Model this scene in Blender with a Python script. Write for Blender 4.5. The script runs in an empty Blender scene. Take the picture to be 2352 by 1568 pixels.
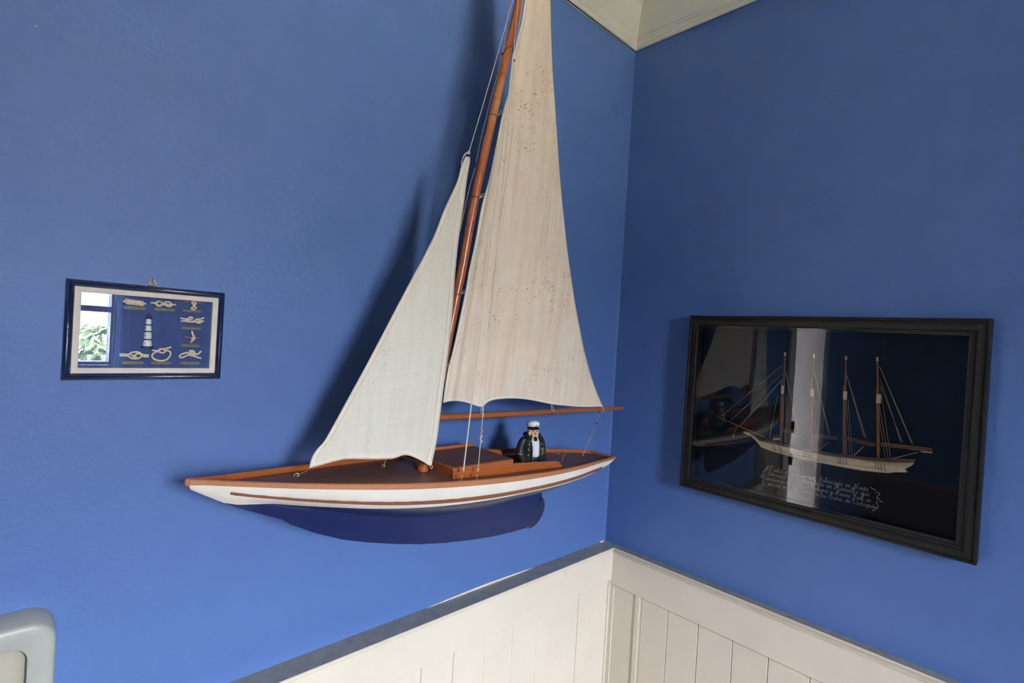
import bpy, bmesh, math, random
from mathutils import Vector, Matrix, noise
random.seed(7)
S = bpy.context.scene
COL = S.collection
PI = math.pi

# ------------------------------------------------------------------ camera
cam_d = bpy.data.cameras.new('camera'); cam = bpy.data.objects.new('camera', cam_d); COL.objects.link(cam)
yaw, pitch, roll = 0.7581, -0.0077, 0.0598
fw = Vector((math.sin(yaw)*math.cos(pitch), math.cos(yaw)*math.cos(pitch), math.sin(pitch)))
rt = fw.cross(Vector((0, 0, 1))).normalized(); up = rt.cross(fw)
r2 = rt*math.cos(roll) + up*math.sin(roll); u2 = -rt*math.sin(roll) + up*math.cos(roll)
M = Matrix((r2, u2, -fw)).transposed().to_4x4(); M.translation = (-1.3247, -0.9274, 1.6068)
cam.matrix_world = M
cam_d.sensor_width = 36; cam_d.lens = 1182.0/2352*36; cam_d.clip_start = 0.02
S.camera = cam

# ------------------------------------------------------------------ world, light, exposure
S.view_settings.view_transform = 'Standard'; S.view_settings.look = 'None'
S.view_settings.gamma = 1.0; S.view_settings.use_curve_mapping = False
S.view_settings.exposure = 1.88
S.cycles.use_denoising = True
S.cycles.max_bounces = 10; S.cycles.diffuse_bounces = 6; S.cycles.transparent_max_bounces = 16
S.cycles.sample_clamp_indirect = 6.0; S.cycles.blur_glossy = 0.3
W = bpy.data.worlds.new('sky'); S.world = W; W.use_nodes = True
nt = W.node_tree; nt.nodes.clear()
wo = nt.nodes.new('ShaderNodeOutputWorld'); wb = nt.nodes.new('ShaderNodeBackground')
tc = nt.nodes.new('ShaderNodeTexCoord'); sx = nt.nodes.new('ShaderNodeSeparateXYZ'); cr = nt.nodes.new('ShaderNodeValToRGB')
nt.links.new(tc.outputs['Generated'], sx.inputs[0]); nt.links.new(sx.outputs['Z'], cr.inputs[0])
E_ = cr.color_ramp.elements; E_.new(.12); E_.new(.30)
for e_, (p_, c_) in zip(E_, ((0.0, (.11, .12, .125, 1)), (.10, (.20, .22, .25, 1)), (.28, (.80, .86, .95, 1)), (.55, (1.0, 1.09, 1.22, 1)))): e_.position = p_; e_.color = c_
nt.links.new(cr.outputs[0], wb.inputs[0]); wb.inputs[1].default_value = 44.0
nt.links.new(wb.outputs[0], wo.inputs[0])
sun_d = bpy.data.lights.new('sun', 'SUN'); sun = bpy.data.objects.new('sun', sun_d); COL.objects.link(sun)
sun_d.energy = 90; sun_d.angle = 0.01; sun_d.color = (1, .95, .85)
sun.rotation_euler = Vector((-.62, -.24, -.75)).to_track_quat('-Z', 'Y').to_euler()      # high side sun on the garden; it never enters the window
def portal(name, loc, rot, sx_, sy_):
    d = bpy.data.lights.new(name, 'AREA'); o = bpy.data.objects.new(name, d); COL.objects.link(o)
    d.shape = 'RECTANGLE'; d.size = sx_; d.size_y = sy_; d.cycles.is_portal = True
    o.location = loc; o.rotation_euler = rot
WX0, WX1, WZ0, WZ1 = -1.52, -0.935, 1.30, 2.30                      # the window opening in the rear wall (y = -3)
portal('window_portal', ((WX0+WX1)/2, -3.345, (WZ0+WZ1)/2), (PI/2, 0, 0), WX1-WX0, WZ1-WZ0)
portal('added_hall_window_portal', (.165, .71, 1.35), (PI/2, 0, PI/2), 0.82, 1.9)  # sampling portal for the window added to light the hall

# ------------------------------------------------------------------ measured outlines, in metres
T = {
    'sheer_poly': [-0.00737,-0.07986,-0.11623,-0.11779,1.29875],
    'half_s': [0,0.08,0.18,0.32,0.48,0.64,0.78,0.9,1.0],
    'half_h': [0.0,0.027,0.058,0.092,0.1085,0.1075,0.091,0.064,0.042],
    'railb_poly': [-0.07522,-0.26253,-0.27248,-0.16049,1.29055],
    'wl_poly': [0.07213,-0.00035,-0.12367,-0.10532,1.27699],
    'strake_t_poly': [-0.18063,-0.26831,-0.15326,1.28237],
    'strake_b_poly': [-0.1798,-0.24875,-0.13037,1.28044],
    'keel': [(-1.1577,1.3861),(-1.1558,1.3805),(-1.1535,1.3748),(-1.1353,1.3635),(-1.1115,1.349),(-1.0817,1.334),(-1.0473,1.3178),(-1.0329,1.3113),(-1.0172,1.2997),(-0.9799,1.2787),(-0.9324,1.2569),(-0.8865,1.2412),(-0.8349,1.2265),(-0.7792,1.2127),(-0.7188,1.2012),(-0.649,1.1916),(-0.5945,1.1861),(-0.5435,1.1838),(-0.4994,1.1835),(-0.4913,1.1852),(-0.4724,1.21),(-0.4532,1.2364),(-0.4518,1.262),(-0.4495,1.2835),(-0.4,1.2885),(-0.35,1.2925),(-0.3,1.2962),(-0.265,1.3005),(-0.24,1.307),(-0.2285,1.313)],
    'rudder': [(-0.4517,1.2361),(-0.4451,1.2441),(-0.4381,1.2317),(-0.4366,1.2234),(-0.438,1.2135),(-0.443,1.2033),(-0.4495,1.1945),(-0.4603,1.1857),(-0.4727,1.1808),(-0.4853,1.18),(-0.4953,1.1836),(-0.4913,1.1862)],
    'mast': [(-0.6543,-0.2144,2.4264),(-0.6633,-0.2047,2.3033),(-0.6701,-0.2002,2.2444),(-0.6836,-0.1931,2.1534),(-0.6907,-0.1895,2.1083),(-0.7035,-0.1825,2.0176),(-0.7163,-0.1755,1.9283),(-0.7234,-0.1713,1.8744),(-0.7317,-0.1648,1.7915),(-0.7378,-0.1595,1.7227),(-0.7416,-0.1572,1.6939),(-0.7543,-0.1483,1.5791),(-0.7658,-0.139,1.4606),(-0.779,-0.1302,1.3473)],
    'boom': [(-0.7737,-0.1402,1.4503),(-0.6581,-0.1399,1.4464),(-0.535,-0.1397,1.444),(-0.39,-0.1395,1.4418),(-0.1572,-0.1391,1.436)],
    'main_luff': [(-0.644,-0.2177,2.4186),(-0.6569,-0.2082,2.2968),(-0.6606,-0.2044,2.2473),(-0.662,-0.2017,2.2127),(-0.6661,-0.1994,2.1837),(-0.6703,-0.1972,2.1547),(-0.675,-0.1955,2.134),(-0.6733,-0.1914,2.0808),(-0.6802,-0.189,2.0503),(-0.6864,-0.186,2.0118),(-0.6928,-0.1816,1.9557),(-0.7002,-0.1771,1.897),(-0.7101,-0.1732,1.8469),(-0.7161,-0.168,1.7808),(-0.7238,-0.1636,1.7245),(-0.7255,-0.1615,1.6972),(-0.7325,-0.1568,1.6376),(-0.7402,-0.1523,1.5798),(-0.7478,-0.149,1.5378),(-0.7502,-0.1462,1.5016),(-0.7511,-0.1443,1.4765)],
    'main_leech': [(-0.6329,-0.2182,2.425),(-0.6041,-0.2103,2.3236),(-0.594,-0.2069,2.279),(-0.5809,-0.2021,2.2178),(-0.5655,-0.1972,2.155),(-0.547,-0.1923,2.0921),(-0.5281,-0.1872,2.0271),(-0.5032,-0.1807,1.9439),(-0.4792,-0.1753,1.8748),(-0.456,-0.1704,1.8123),(-0.4337,-0.1661,1.7572),(-0.4092,-0.1617,1.7003),(-0.3831,-0.1575,1.6466),(-0.3545,-0.1532,1.591),(-0.3287,-0.1499,1.5483),(-0.2987,-0.1464,1.5041),(-0.2505,-0.1418,1.4456)],
    'main_foot': [(-0.7511,-0.1443,1.4765),(-0.7432,-0.1444,1.4786),(-0.729,-0.1445,1.4797),(-0.7133,-0.1444,1.4786),(-0.6969,-0.1442,1.4753),(-0.6798,-0.1438,1.4702),(-0.6624,-0.1434,1.465),(-0.6553,-0.1432,1.4633),(-0.6502,-0.1435,1.4671),(-0.6441,-0.144,1.473),(-0.6296,-0.1443,1.4773),(-0.6058,-0.1444,1.4788),(-0.5685,-0.1444,1.4785),(-0.5286,-0.1441,1.4746),(-0.4862,-0.1436,1.4675),(-0.446,-0.143,1.4603),(-0.3946,-0.1425,1.4543),(-0.3285,-0.1421,1.4484),(-0.2505,-0.1418,1.4456)],
    'jib_luff': [(-0.7596,-0.18,1.9276),(-0.7665,-0.1785,1.9095),(-0.7729,-0.1764,1.8789),(-0.7927,-0.1723,1.8292),(-0.8068,-0.1689,1.7845),(-0.8215,-0.166,1.7487),(-0.8426,-0.1622,1.7036),(-0.8779,-0.1559,1.6275),(-0.9091,-0.1503,1.5589),(-0.9406,-0.1449,1.4931),(-0.9626,-0.1412,1.4475),(-0.974,-0.1394,1.4252),(-0.9841,-0.1384,1.4139),(-0.9902,-0.1376,1.4046),(-0.9934,-0.1368,1.3938),(-0.9946,-0.1361,1.3843)],
    'jib_leech': [(-0.7503,-0.1802,1.9294),(-0.7493,-0.1797,1.9207),(-0.7529,-0.178,1.8868),(-0.7555,-0.1747,1.8282),(-0.7588,-0.1717,1.778),(-0.7596,-0.1684,1.7196),(-0.7587,-0.167,1.6917),(-0.7582,-0.1636,1.6279),(-0.7587,-0.1611,1.5797),(-0.7613,-0.158,1.5233),(-0.7638,-0.1553,1.4727),(-0.766,-0.1525,1.4183),(-0.7692,-0.1509,1.3902),(-0.7739,-0.1494,1.363)],
    'jib_foot': [(-0.9946,-0.1361,1.3843),(-0.9877,-0.1366,1.3857),(-0.9713,-0.138,1.3886),(-0.9576,-0.1391,1.391),(-0.9463,-0.1399,1.3923),(-0.9304,-0.1411,1.3922),(-0.8919,-0.1435,1.3879),(-0.8571,-0.1456,1.385),(-0.8455,-0.1463,1.386),(-0.8333,-0.1472,1.3888),(-0.8209,-0.1478,1.3867),(-0.8008,-0.1486,1.3773),(-0.7883,-0.1489,1.37),(-0.78,-0.1491,1.3646),(-0.7739,-0.1494,1.363)],
    'mast_top': (-0.6633,-0.2047,2.3033),
    'spreader_near': (-0.6808,-0.2039,2.1384),
    'spreader_far': (-0.6992,-0.1916,2.135),
    'halyard': [(-0.6582,-0.215,2.3828),(-0.6892,-0.2033,2.2336),(-0.7195,-0.192,2.088),(-0.7529,-0.1802,1.9369)],
    'tail': [(-0.7544,-0.1821,1.9361),(-0.7624,-0.1816,1.9292),(-0.7671,-0.1809,1.9202),(-0.7687,-0.1801,1.9098)],
    'tail2': [(-0.7559,-0.184,1.9352),(-0.7625,-0.1838,1.9326),(-0.7673,-0.1832,1.9243),(-0.7689,-0.1824,1.9147)],
    'forestay': [(-0.6653,-0.2096,2.3652),(-0.6932,-0.1993,2.2334),(-0.6961,-0.1917,2.1363),(-0.7172,-0.1829,2.0233),(-0.7318,-0.1754,1.9264)],
    'forestay_low': [(-0.7324,-0.1745,1.916),(-0.742,-0.1706,1.8661),(-0.7504,-0.1656,1.8009)],
    'topstring1': [(-0.6875,-0.2193,2.3234),(-0.6826,-0.2092,2.1939),(-0.6806,-0.2049,2.1381)],
    'topstring2': [(-0.6679,-0.222,2.3572),(-0.6746,-0.2092,2.1936),(-0.6784,-0.2049,2.139)],
    'hook1': (-0.7479,-0.213,1.3529),
    'hook2': (-0.7135,-0.213,1.3511),
    'hook1b': (-0.7605,-0.222,1.3492),
    'hook2b': (-0.7256,-0.222,1.3455),
    'shroud1': [(-0.7488,-0.213,1.3654),(-0.6808,-0.2039,2.1384)],
    'shroud2': [(-0.7143,-0.213,1.3608),(-0.6787,-0.204,2.1393)],
    'sheet': [(-0.2396,-0.134,1.4429),(-0.2512,-0.134,1.43),(-0.2558,-0.13,1.4007),(-0.2727,-0.125,1.3645),(-0.2924,-0.12,1.3246)],
    'capt': [(-0.5059,-0.135,1.3303),(-0.5017,-0.135,1.4268),(-0.5522,-0.135,1.3587),(-0.4634,-0.135,1.3588)],
    'box': [(-1.2793,-0.05,1.1713),(-1.3051,-0.05,1.2042),(-1.3326,-0.05,1.2061)],
    'knots': {'k0':[[(-1.22438,1.62543),(-1.2215,1.62394),(-1.21772,1.6237),(-1.20337,1.6244),(-1.20045,1.62466),(-1.19698,1.62377)]],'k1':[[(-1.19116,1.62609),(-1.18565,1.62574),(-1.18048,1.6228),(-1.17654,1.62558),(-1.1726,1.62898),(-1.16795,1.62879),(-1.1647,1.62601),(-1.16715,1.62272),(-1.17235,1.6235),(-1.17766,1.62791),(-1.18276,1.62866),(-1.18513,1.62542),(-1.18352,1.62315),(-1.17944,1.62229),(-1.1745,1.62576),(-1.16829,1.62508),(-1.15947,1.62609)]],'k2':[[(-1.13567,1.6336),(-1.13878,1.63017),(-1.1343,1.62804),(-1.13339,1.63191),(-1.13637,1.62534),(-1.13897,1.6226),(-1.13613,1.62032),(-1.13297,1.6231),(-1.13531,1.62606)],[(-1.14859,1.63178),(-1.12285,1.63223)]],'k3':[[(-1.15271,1.60592),(-1.14626,1.60512),(-1.13973,1.60431),(-1.13662,1.60767),(-1.14099,1.60799),(-1.14351,1.60405),(-1.13958,1.60117),(-1.13304,1.60159),(-1.12854,1.59998),(-1.12419,1.60216),(-1.12552,1.60653),(-1.12115,1.60875)],[(-1.15251,1.60159),(-1.14611,1.602),(-1.13741,1.60131),(-1.13102,1.60553),(-1.12774,1.60638),(-1.12863,1.60188),(-1.1209,1.60365)]],'k4':[[(-1.13672,1.58685),(-1.13536,1.58124),(-1.13305,1.57882),(-1.13615,1.57489),(-1.13463,1.57749),(-1.13238,1.57632),(-1.13493,1.57242),(-1.13754,1.56979)],[(-1.14603,1.57761),(-1.1263,1.57658)]],'k5':[[(-1.22483,1.54965),(-1.21447,1.54929),(-1.21031,1.55233),(-1.20309,1.5525),(-1.19902,1.54841),(-1.2027,1.54358),(-1.20859,1.54586),(-1.20301,1.55071),(-1.19611,1.54907),(-1.19016,1.54858)],[(-1.22473,1.54732),(-1.21532,1.54691),(-1.2104,1.54346),(-1.20367,1.54356),(-1.20766,1.54646),(-1.21259,1.54991),(-1.20794,1.55297),(-1.20112,1.55195),(-1.19698,1.54666),(-1.19006,1.54642)]],'k6':[[(-1.1865,1.5559),(-1.17944,1.55548),(-1.17447,1.55805),(-1.17029,1.55633),(-1.17217,1.55261),(-1.17733,1.55371),(-1.17651,1.55799),(-1.1704,1.55878),(-1.16275,1.56146)],[(-1.1784,1.5549),(-1.18431,1.55173),(-1.18557,1.54626),(-1.18186,1.54208),(-1.17469,1.54059),(-1.16758,1.54227),(-1.16369,1.54787),(-1.1634,1.55281),(-1.16613,1.55582),(-1.17126,1.55508)]],'k7':[[(-1.12254,1.5563),(-1.1284,1.55107),(-1.13506,1.55219),(-1.13852,1.5559),(-1.13418,1.55664),(-1.13067,1.55229),(-1.13488,1.54841),(-1.14057,1.55333),(-1.14801,1.55129),(-1.15104,1.54748),(-1.14775,1.54567),(-1.13933,1.55021),(-1.13269,1.54845),(-1.12198,1.54481)],[(-1.13846,1.55464),(-1.13299,1.55477),(-1.12948,1.55041)]]},
    'plates': [(-1.20979,1.61674),(-1.17309,1.61734),(-1.1369,1.61811),(-1.13725,1.59124),(-1.13727,1.56413),(-1.20868,1.53697),(-1.17351,1.53706),(-1.13654,1.53726)],
    'lh': [(-1.19345,1.6109),(-1.19307,1.60253),(-1.19266,1.5932),(-1.19222,1.58338),(-1.19168,1.57139),(-1.19139,1.56059)],
    'ringA': [(-1.19033,1.6628),(-1.19486,1.65328),(-1.18539,1.65316)],
    's_hull': [(-0.40093,1.40767),(-0.4111,1.40738),(-0.42135,1.40405),(-0.43414,1.39743),(-0.44307,1.39148),(-0.45156,1.39131),(-0.47064,1.39118),(-0.51882,1.38998),(-0.56019,1.38753),(-0.60338,1.38831),(-0.65172,1.39174),(-0.69888,1.39578),(-0.74209,1.40476),(-0.73747,1.39746),(-0.72704,1.38732),(-0.73055,1.38496),(-0.73162,1.38078),(-0.72407,1.37902),(-0.71385,1.37728),(-0.70016,1.37194),(-0.67883,1.36913),(-0.65311,1.36648),(-0.61461,1.36559),(-0.57403,1.3658),(-0.52023,1.36609),(-0.47188,1.37077),(-0.44527,1.37547),(-0.43992,1.38328),(-0.43209,1.39069),(-0.42166,1.39898),(-0.40371,1.40401)],
    's_rail': [(-0.44594,1.39183),(-0.46984,1.39258),(-0.5181,1.39133),(-0.55952,1.38906),(-0.60275,1.39025),(-0.65117,1.39362),(-0.69841,1.39759),(-0.74334,1.40688),(-0.74359,1.41154),(-0.69816,1.40228),(-0.65095,1.39758),(-0.60256,1.39365),(-0.55932,1.39257),(-0.51791,1.39444),(-0.46969,1.39504),(-0.44579,1.39433)],
    's_masts': [[(-0.48635,1.61026),(-0.48681,1.60241),(-0.48759,1.5586),(-0.49167,1.39406)],[(-0.54783,1.61052),(-0.54838,1.60106),(-0.54965,1.53113),(-0.55676,1.38995)],[(-0.61131,1.61073),(-0.61182,1.60164),(-0.6141,1.53275),(-0.62103,1.39154)],[(-0.6685,1.6117),(-0.66897,1.60294),(-0.67421,1.53322),(-0.683,1.39794)]],
    's_doubling': [[(-0.48679,1.53141),(-0.48682,1.51169)],[(-0.54931,1.53111),(-0.54991,1.51338)],[(-0.61434,1.5328),(-0.61477,1.51463)],[(-0.67513,1.53336),(-0.67651,1.5145)]],
    's_sprit': [(-0.32644,1.43561),(-0.45007,1.40345)],
    's_striker': [(-0.38774,1.4201),(-0.37878,1.39682),(-0.37685,1.3899)],
    's_booms': [[(-0.49193,1.42621),(-0.60444,1.42677)],[(-0.61812,1.43021),(-0.67608,1.42552)],[(-0.68313,1.42907),(-0.76871,1.43384)]],
    's_boomend': [(-0.75132,1.42795),(-0.76937,1.42976)],
    's_lines': [[(-0.48488,1.58053),(-0.34382,1.4357)],[(-0.48498,1.55961),(-0.36839,1.42891)],[(-0.48509,1.54607),(-0.3924,1.42102)],[(-0.48471,1.5448),(-0.39748,1.42186)],[(-0.47764,1.5082),(-0.46512,1.40436)],[(-0.48538,1.50668),(-0.49012,1.39662)],[(-0.49085,1.50736),(-0.49467,1.39749)],[(-0.49623,1.51292),(-0.49986,1.39847)],[(-0.4916,1.5639),(-0.52202,1.44853)],[(-0.49228,1.56396),(-0.5255,1.43826)],[(-0.54823,1.51328),(-0.55671,1.39273)],[(-0.55119,1.51365),(-0.56106,1.39077)],[(-0.55499,1.51412),(-0.56728,1.3925)],[(-0.5518,1.56932),(-0.58854,1.43616)],[(-0.5525,1.5682),(-0.59132,1.43387)],[(-0.61256,1.51446),(-0.62681,1.39275)],[(-0.61801,1.51516),(-0.63169,1.39197)],[(-0.62111,1.51556),(-0.63639,1.39409)],[(-0.61563,1.56825),(-0.65567,1.43915)],[(-0.61628,1.56718),(-0.65855,1.43747)],[(-0.67466,1.51263),(-0.69406,1.40295)],[(-0.67826,1.51312),(-0.69937,1.40299)],[(-0.67817,1.548),(-0.70372,1.40392)],[(-0.67397,1.59234),(-0.73594,1.44227)],[(-0.67511,1.59134),(-0.7382,1.4406)],[(-0.67676,1.56748),(-0.7181,1.44312)],[(-0.67782,1.55451),(-0.72079,1.44086)],[(-0.56828,1.39317),(-0.58969,1.416)],[(-0.56672,1.39121),(-0.5878,1.41332)],[(-0.63544,1.39389),(-0.65398,1.41887)],[(-0.63737,1.39362),(-0.65614,1.4204)],[(-0.70372,1.40392),(-0.74837,1.42695)],[(-0.70548,1.40365),(-0.74519,1.42463)]],
    's_plates': [[(-0.47453,1.38657),(-0.47654,1.37656)],[(-0.47968,1.38633),(-0.48167,1.3766)],[(-0.48481,1.3861),(-0.48699,1.37668)],[(-0.48945,1.38578),(-0.49183,1.37668)],[(-0.54038,1.38555),(-0.54167,1.37462)],[(-0.54534,1.3856),(-0.54685,1.37452)],[(-0.5503,1.38519),(-0.55199,1.37442)],[(-0.55499,1.38521),(-0.55711,1.37432)],[(-0.61089,1.38755),(-0.61199,1.37502)],[(-0.61561,1.38786),(-0.61672,1.37515)],[(-0.6205,1.38821),(-0.622,1.37541)],[(-0.62537,1.38834),(-0.62724,1.37566)],[(-0.67779,1.39118),(-0.67921,1.37842)],[(-0.68266,1.39138),(-0.68409,1.37822)],[(-0.68767,1.39161),(-0.68945,1.37858)],[(-0.69266,1.39183),(-0.69495,1.37897)]],
    's_flag': [(-0.67334,1.60983),(-0.68603,1.60789),(-0.67452,1.60488)],
    's_house': [(-0.47232,1.40416),(-0.49188,1.40774),(-0.49331,1.40309),(-0.47262,1.39923)],
    'text': [((-0.46597,1.32305),(-0.66692,1.32488)),((-0.46409,1.31184),(-0.66919,1.31488)),((-0.45883,1.29978),(-0.67245,1.30359)),((-0.46418,1.28778),(-0.68288,1.29234))],
    'scrollL': [[(-0.46445,1.33401),(-0.46124,1.3306),(-0.45977,1.32666),(-0.46225,1.32813),(-0.45883,1.32789),(-0.45648,1.32412),(-0.45585,1.32036),(-0.45823,1.32361)],[(-0.4558,1.32125),(-0.45204,1.31768),(-0.45197,1.31314),(-0.45469,1.31106),(-0.45491,1.3075),(-0.45064,1.30649),(-0.44876,1.30876),(-0.45128,1.31026)],[(-0.45102,1.30024),(-0.4492,1.30162),(-0.4534,1.30389),(-0.45534,1.30038),(-0.45306,1.29531),(-0.45077,1.29022),(-0.45514,1.28949),(-0.45464,1.29208)],[(-0.45496,1.28674),(-0.45793,1.28622),(-0.45897,1.28323),(-0.46103,1.28339)],[(-0.44411,1.30494),(-0.44644,1.30404),(-0.44813,1.30498),(-0.44633,1.30583)]],
    'scrollR': [[(-0.66943,1.33471),(-0.67212,1.33381),(-0.67419,1.33197),(-0.67673,1.33341),(-0.67755,1.33047),(-0.68089,1.32898)],[(-0.68136,1.32518),(-0.68232,1.32668),(-0.68618,1.32722),(-0.6866,1.3242),(-0.684,1.3196),(-0.68229,1.31523),(-0.68566,1.313),(-0.68685,1.31489),(-0.68489,1.31514)],[(-0.68455,1.30957),(-0.68211,1.30655),(-0.6836,1.30304),(-0.68581,1.29818),(-0.68415,1.29301),(-0.68026,1.29269),(-0.68082,1.29442),(-0.68278,1.29419)],[(-0.67522,1.2889),(-0.67732,1.28667),(-0.68047,1.28883),(-0.68167,1.29074)],[(-0.68833,1.31138),(-0.69033,1.31006),(-0.68913,1.30848),(-0.68778,1.30967)],[(-0.69292,1.30983),(-0.69383,1.30946),(-0.69336,1.3087)]],
}

# ------------------------------------------------------------------ helpers
def hexc(c): return (c[0], c[1], c[2], 1)
class N:
    def __init__(s, name):
        s.m = bpy.data.materials.new(name); s.m.use_nodes = True; s.t = s.m.node_tree; s.t.nodes.clear()
        s.out = s.n('ShaderNodeOutputMaterial')
    def n(s, kind, **k):
        x = s.t.nodes.new(kind)
        for a, b in k.items(): setattr(x, a, b)
        return x
    def l(s, a, b): s.t.links.new(a, b)
    def coord(s, scale=(1, 1, 1), which='Object'):
        t = s.n('ShaderNodeTexCoord'); m = s.n('ShaderNodeMapping'); m.inputs['Scale'].default_value = scale
        s.l(t.outputs[which], m.inputs[0]); return m.outputs[0]
    def noise(s, vec, scale, detail=4, rough=.5):
        x = s.n('ShaderNodeTexNoise'); x.inputs['Scale'].default_value = scale; x.inputs['Detail'].default_value = detail
        x.inputs['Roughness'].default_value = rough; s.l(vec, x.inputs['Vector']); return x.outputs['Fac']
    def ramp(s, fac, stops):
        r = s.n('ShaderNodeValToRGB'); e = r.color_ramp.elements
        while len(e) < len(stops): e.new(.5)
        for i, (p, c) in enumerate(stops): e[i].position = p; e[i].color = hexc(c) if not isinstance(c, (int, float)) else (c, c, c, 1)
        s.l(fac, r.inputs[0]); return r.outputs[0]
    def mix(s, fac, a, b, mode='MIX'):
        x = s.n('ShaderNodeMix', data_type='RGBA', blend_type=mode)
        if isinstance(fac, (int, float)): x.inputs[0].default_value = fac
        else: s.l(fac, x.inputs[0])
        for i, v in ((6, a), (7, b)):
            if isinstance(v, tuple): x.inputs[i].default_value = hexc(v)
            else: s.l(v, x.inputs[i])
        return x.outputs[2]
    def bsdf(s, col, rough=.5, metal=0, spec=.5, bump=None, bstr=.2, bdist=.001, coat=0):
        b = s.n('ShaderNodeBsdfPrincipled')
        if isinstance(col, tuple): b.inputs['Base Color'].default_value = hexc(col)
        else: s.l(col, b.inputs['Base Color'])
        if isinstance(rough, (int, float)): b.inputs['Roughness'].default_value = rough
        else: s.l(rough, b.inputs['Roughness'])
        b.inputs['Metallic'].default_value = metal; b.inputs['Specular IOR Level'].default_value = spec
        b.inputs['Coat Weight'].default_value = coat; b.inputs['Coat Roughness'].default_value = .15
        if bump is not None:
            u = s.n('ShaderNodeBump'); u.inputs['Strength'].default_value = bstr; u.inputs['Distance'].default_value = bdist
            s.l(bump, u.inputs['Height']); s.l(u.outputs[0], b.inputs['Normal'])
        return b
    def end(s, sh): s.l(sh.outputs[0], s.out.inputs[0]); return s.m
def plain(name, col, rough=.5, metal=0, var=.12, scale=60, spec=.5, bstr=.1, coat=0, bdist=.0005):
    n = N(name); v = n.coord(); f = n.noise(v, scale)
    d = tuple(c*(1-var) for c in col); b = tuple(min(1, c*(1+var)) for c in col)
    return n.end(n.bsdf(n.ramp(f, [(.3, d), (.7, b)]), rough, metal, spec, bump=f, bstr=bstr, bdist=bdist, coat=coat))
def wood(name, dark, light, rough=.4, scale=(3, 60, 60), coat=0, spec=.5, s=9.0):
    n = N(name); v = n.coord(scale); f = n.noise(v, s, 6, .6); g = n.noise(n.coord(), 9, 3)
    c = n.ramp(f, [(.28, dark), (.72, light)]); c = n.mix(.45, c, n.ramp(g, [(.3, tuple(.7*x for x in light)), (.7, light)]), 'MIX')
    return n.end(n.bsdf(c, rough, 0, spec, bump=f, bstr=.12, bdist=.0004, coat=coat))

def wall_mat(name, base):
    n = N(name); v = n.coord()
    big = n.noise(v, 2.2, 3, .5); mid = n.noise(v, 14, 5, .6); fine = n.noise(v, 130, 4, .6)
    c = n.ramp(big, [(.3, tuple(x*.93 for x in base)), (.7, tuple(x*1.06 for x in base))])
    c = n.mix(.5, c, n.ramp(mid, [(.3, tuple(x*.95 for x in base)), (.7, tuple(x*1.05 for x in base))]))
    vo = n.n('ShaderNodeTexVoronoi'); vo.inputs['Scale'].default_value = 13; n.l(v, vo.inputs['Vector'])
    sp = n.ramp(vo.outputs['Distance'], [(.0, 1.0), (.022, 0.0)])
    gate = n.ramp(n.noise(v, 5, 2), [(.55, 0.0), (.62, 1.0)])
    k = n.n('ShaderNodeMath', operation='MULTIPLY'); n.l(sp, k.inputs[0]); n.l(gate, k.inputs[1])
    c = n.mix(k.outputs[0], c, (.45, .55, .75))
    vo2 = n.n('ShaderNodeTexVoronoi'); vo2.inputs['Scale'].default_value = 21; n.l(v, vo2.inputs['Vector'])
    c = n.mix(n.ramp(vo2.outputs['Distance'], [(.0, .8), (.03, 0.0)]), c, tuple(x*.55 for x in base))
    dv = n.n('ShaderNodeVectorMath', operation='DISTANCE'); n.l(v, dv.inputs[0]); dv.inputs[1].default_value = (-.091, 0, 2.303)
    sm = n.n('ShaderNodeMath', operation='MULTIPLY'); n.l(n.ramp(dv.outputs['Value'], [(.004, .75), (.030, 0.0)]), sm.inputs[0]); n.l(n.ramp(n.noise(v, 60, 3), [(.45, 0.0), (.6, 1.0)]), sm.inputs[1])
    c = n.mix(sm.outputs[0], c, tuple(x*.45 for x in base))
    hb = n.n('ShaderNodeMath', operation='ADD'); n.l(fine, hb.inputs[0]); n.l(mid, hb.inputs[1])
    return n.end(n.bsdf(c, .52, 0, .35, bump=hb.outputs[0], bstr=.35, bdist=.0025))
M_ = {}
WALLC = (.078, .149, .368)
M_['wall'] = wall_mat('blue_wall_paint', WALLC)
def paint_white(name, base, rough=.3):
    n = N(name); v = n.coord(); g = n.noise(v, 6, 4, .6); f = n.noise(v, 90, 3)
    c = n.ramp(g, [(.3, tuple(x*.93 for x in base)), (.7, base)])
    st = n.ramp(n.noise(v, 11, 6, .7), [(.62, 0.0), (.75, .35)])
    c = n.mix(st, c, (base[0]*.85, base[1]*.75, base[2]*.55))
    return n.end(n.bsdf(c, rough, 0, .45, bump=n.noise(n.coord((30, 30, 3)), 6, 4), bstr=.12, bdist=.0008))
M_['white_paint'] = paint_white('cream_gloss_paint', (.665, .60, .50), .27)
M_['cornice'] = paint_white('cornice_paint', (.90, .85, .68), .5)
M_['ceiling'] = paint_white('ceiling_plaster', (.80, .75, .62), .8)
M_['ledge'] = plain('ledge_grey_paint', (.26, .255, .225), .42, 0, .16, 40, bstr=.3)
M_['gap'] = plain('open_joint_shadow', (.10, .07, .05), .9)
M_['plaster'] = plain('bare_plaster_edge', (.62, .55, .47), .8)
M_['floor'] = wood('floor_boards', (.44, .36, .27), (.62, .52, .40), .35, (1, 12, 1))
M_['wood_red'] = wood('varnished_cedar', (.26, .058, .014), (.46, .125, .030), .32, (4, 60, 60), coat=.2)
M_['wood_mast'] = wood('varnished_mast', (.24, .055, .014), (.44, .125, .034), .3, (60, 60, 5), coat=.35)
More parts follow.
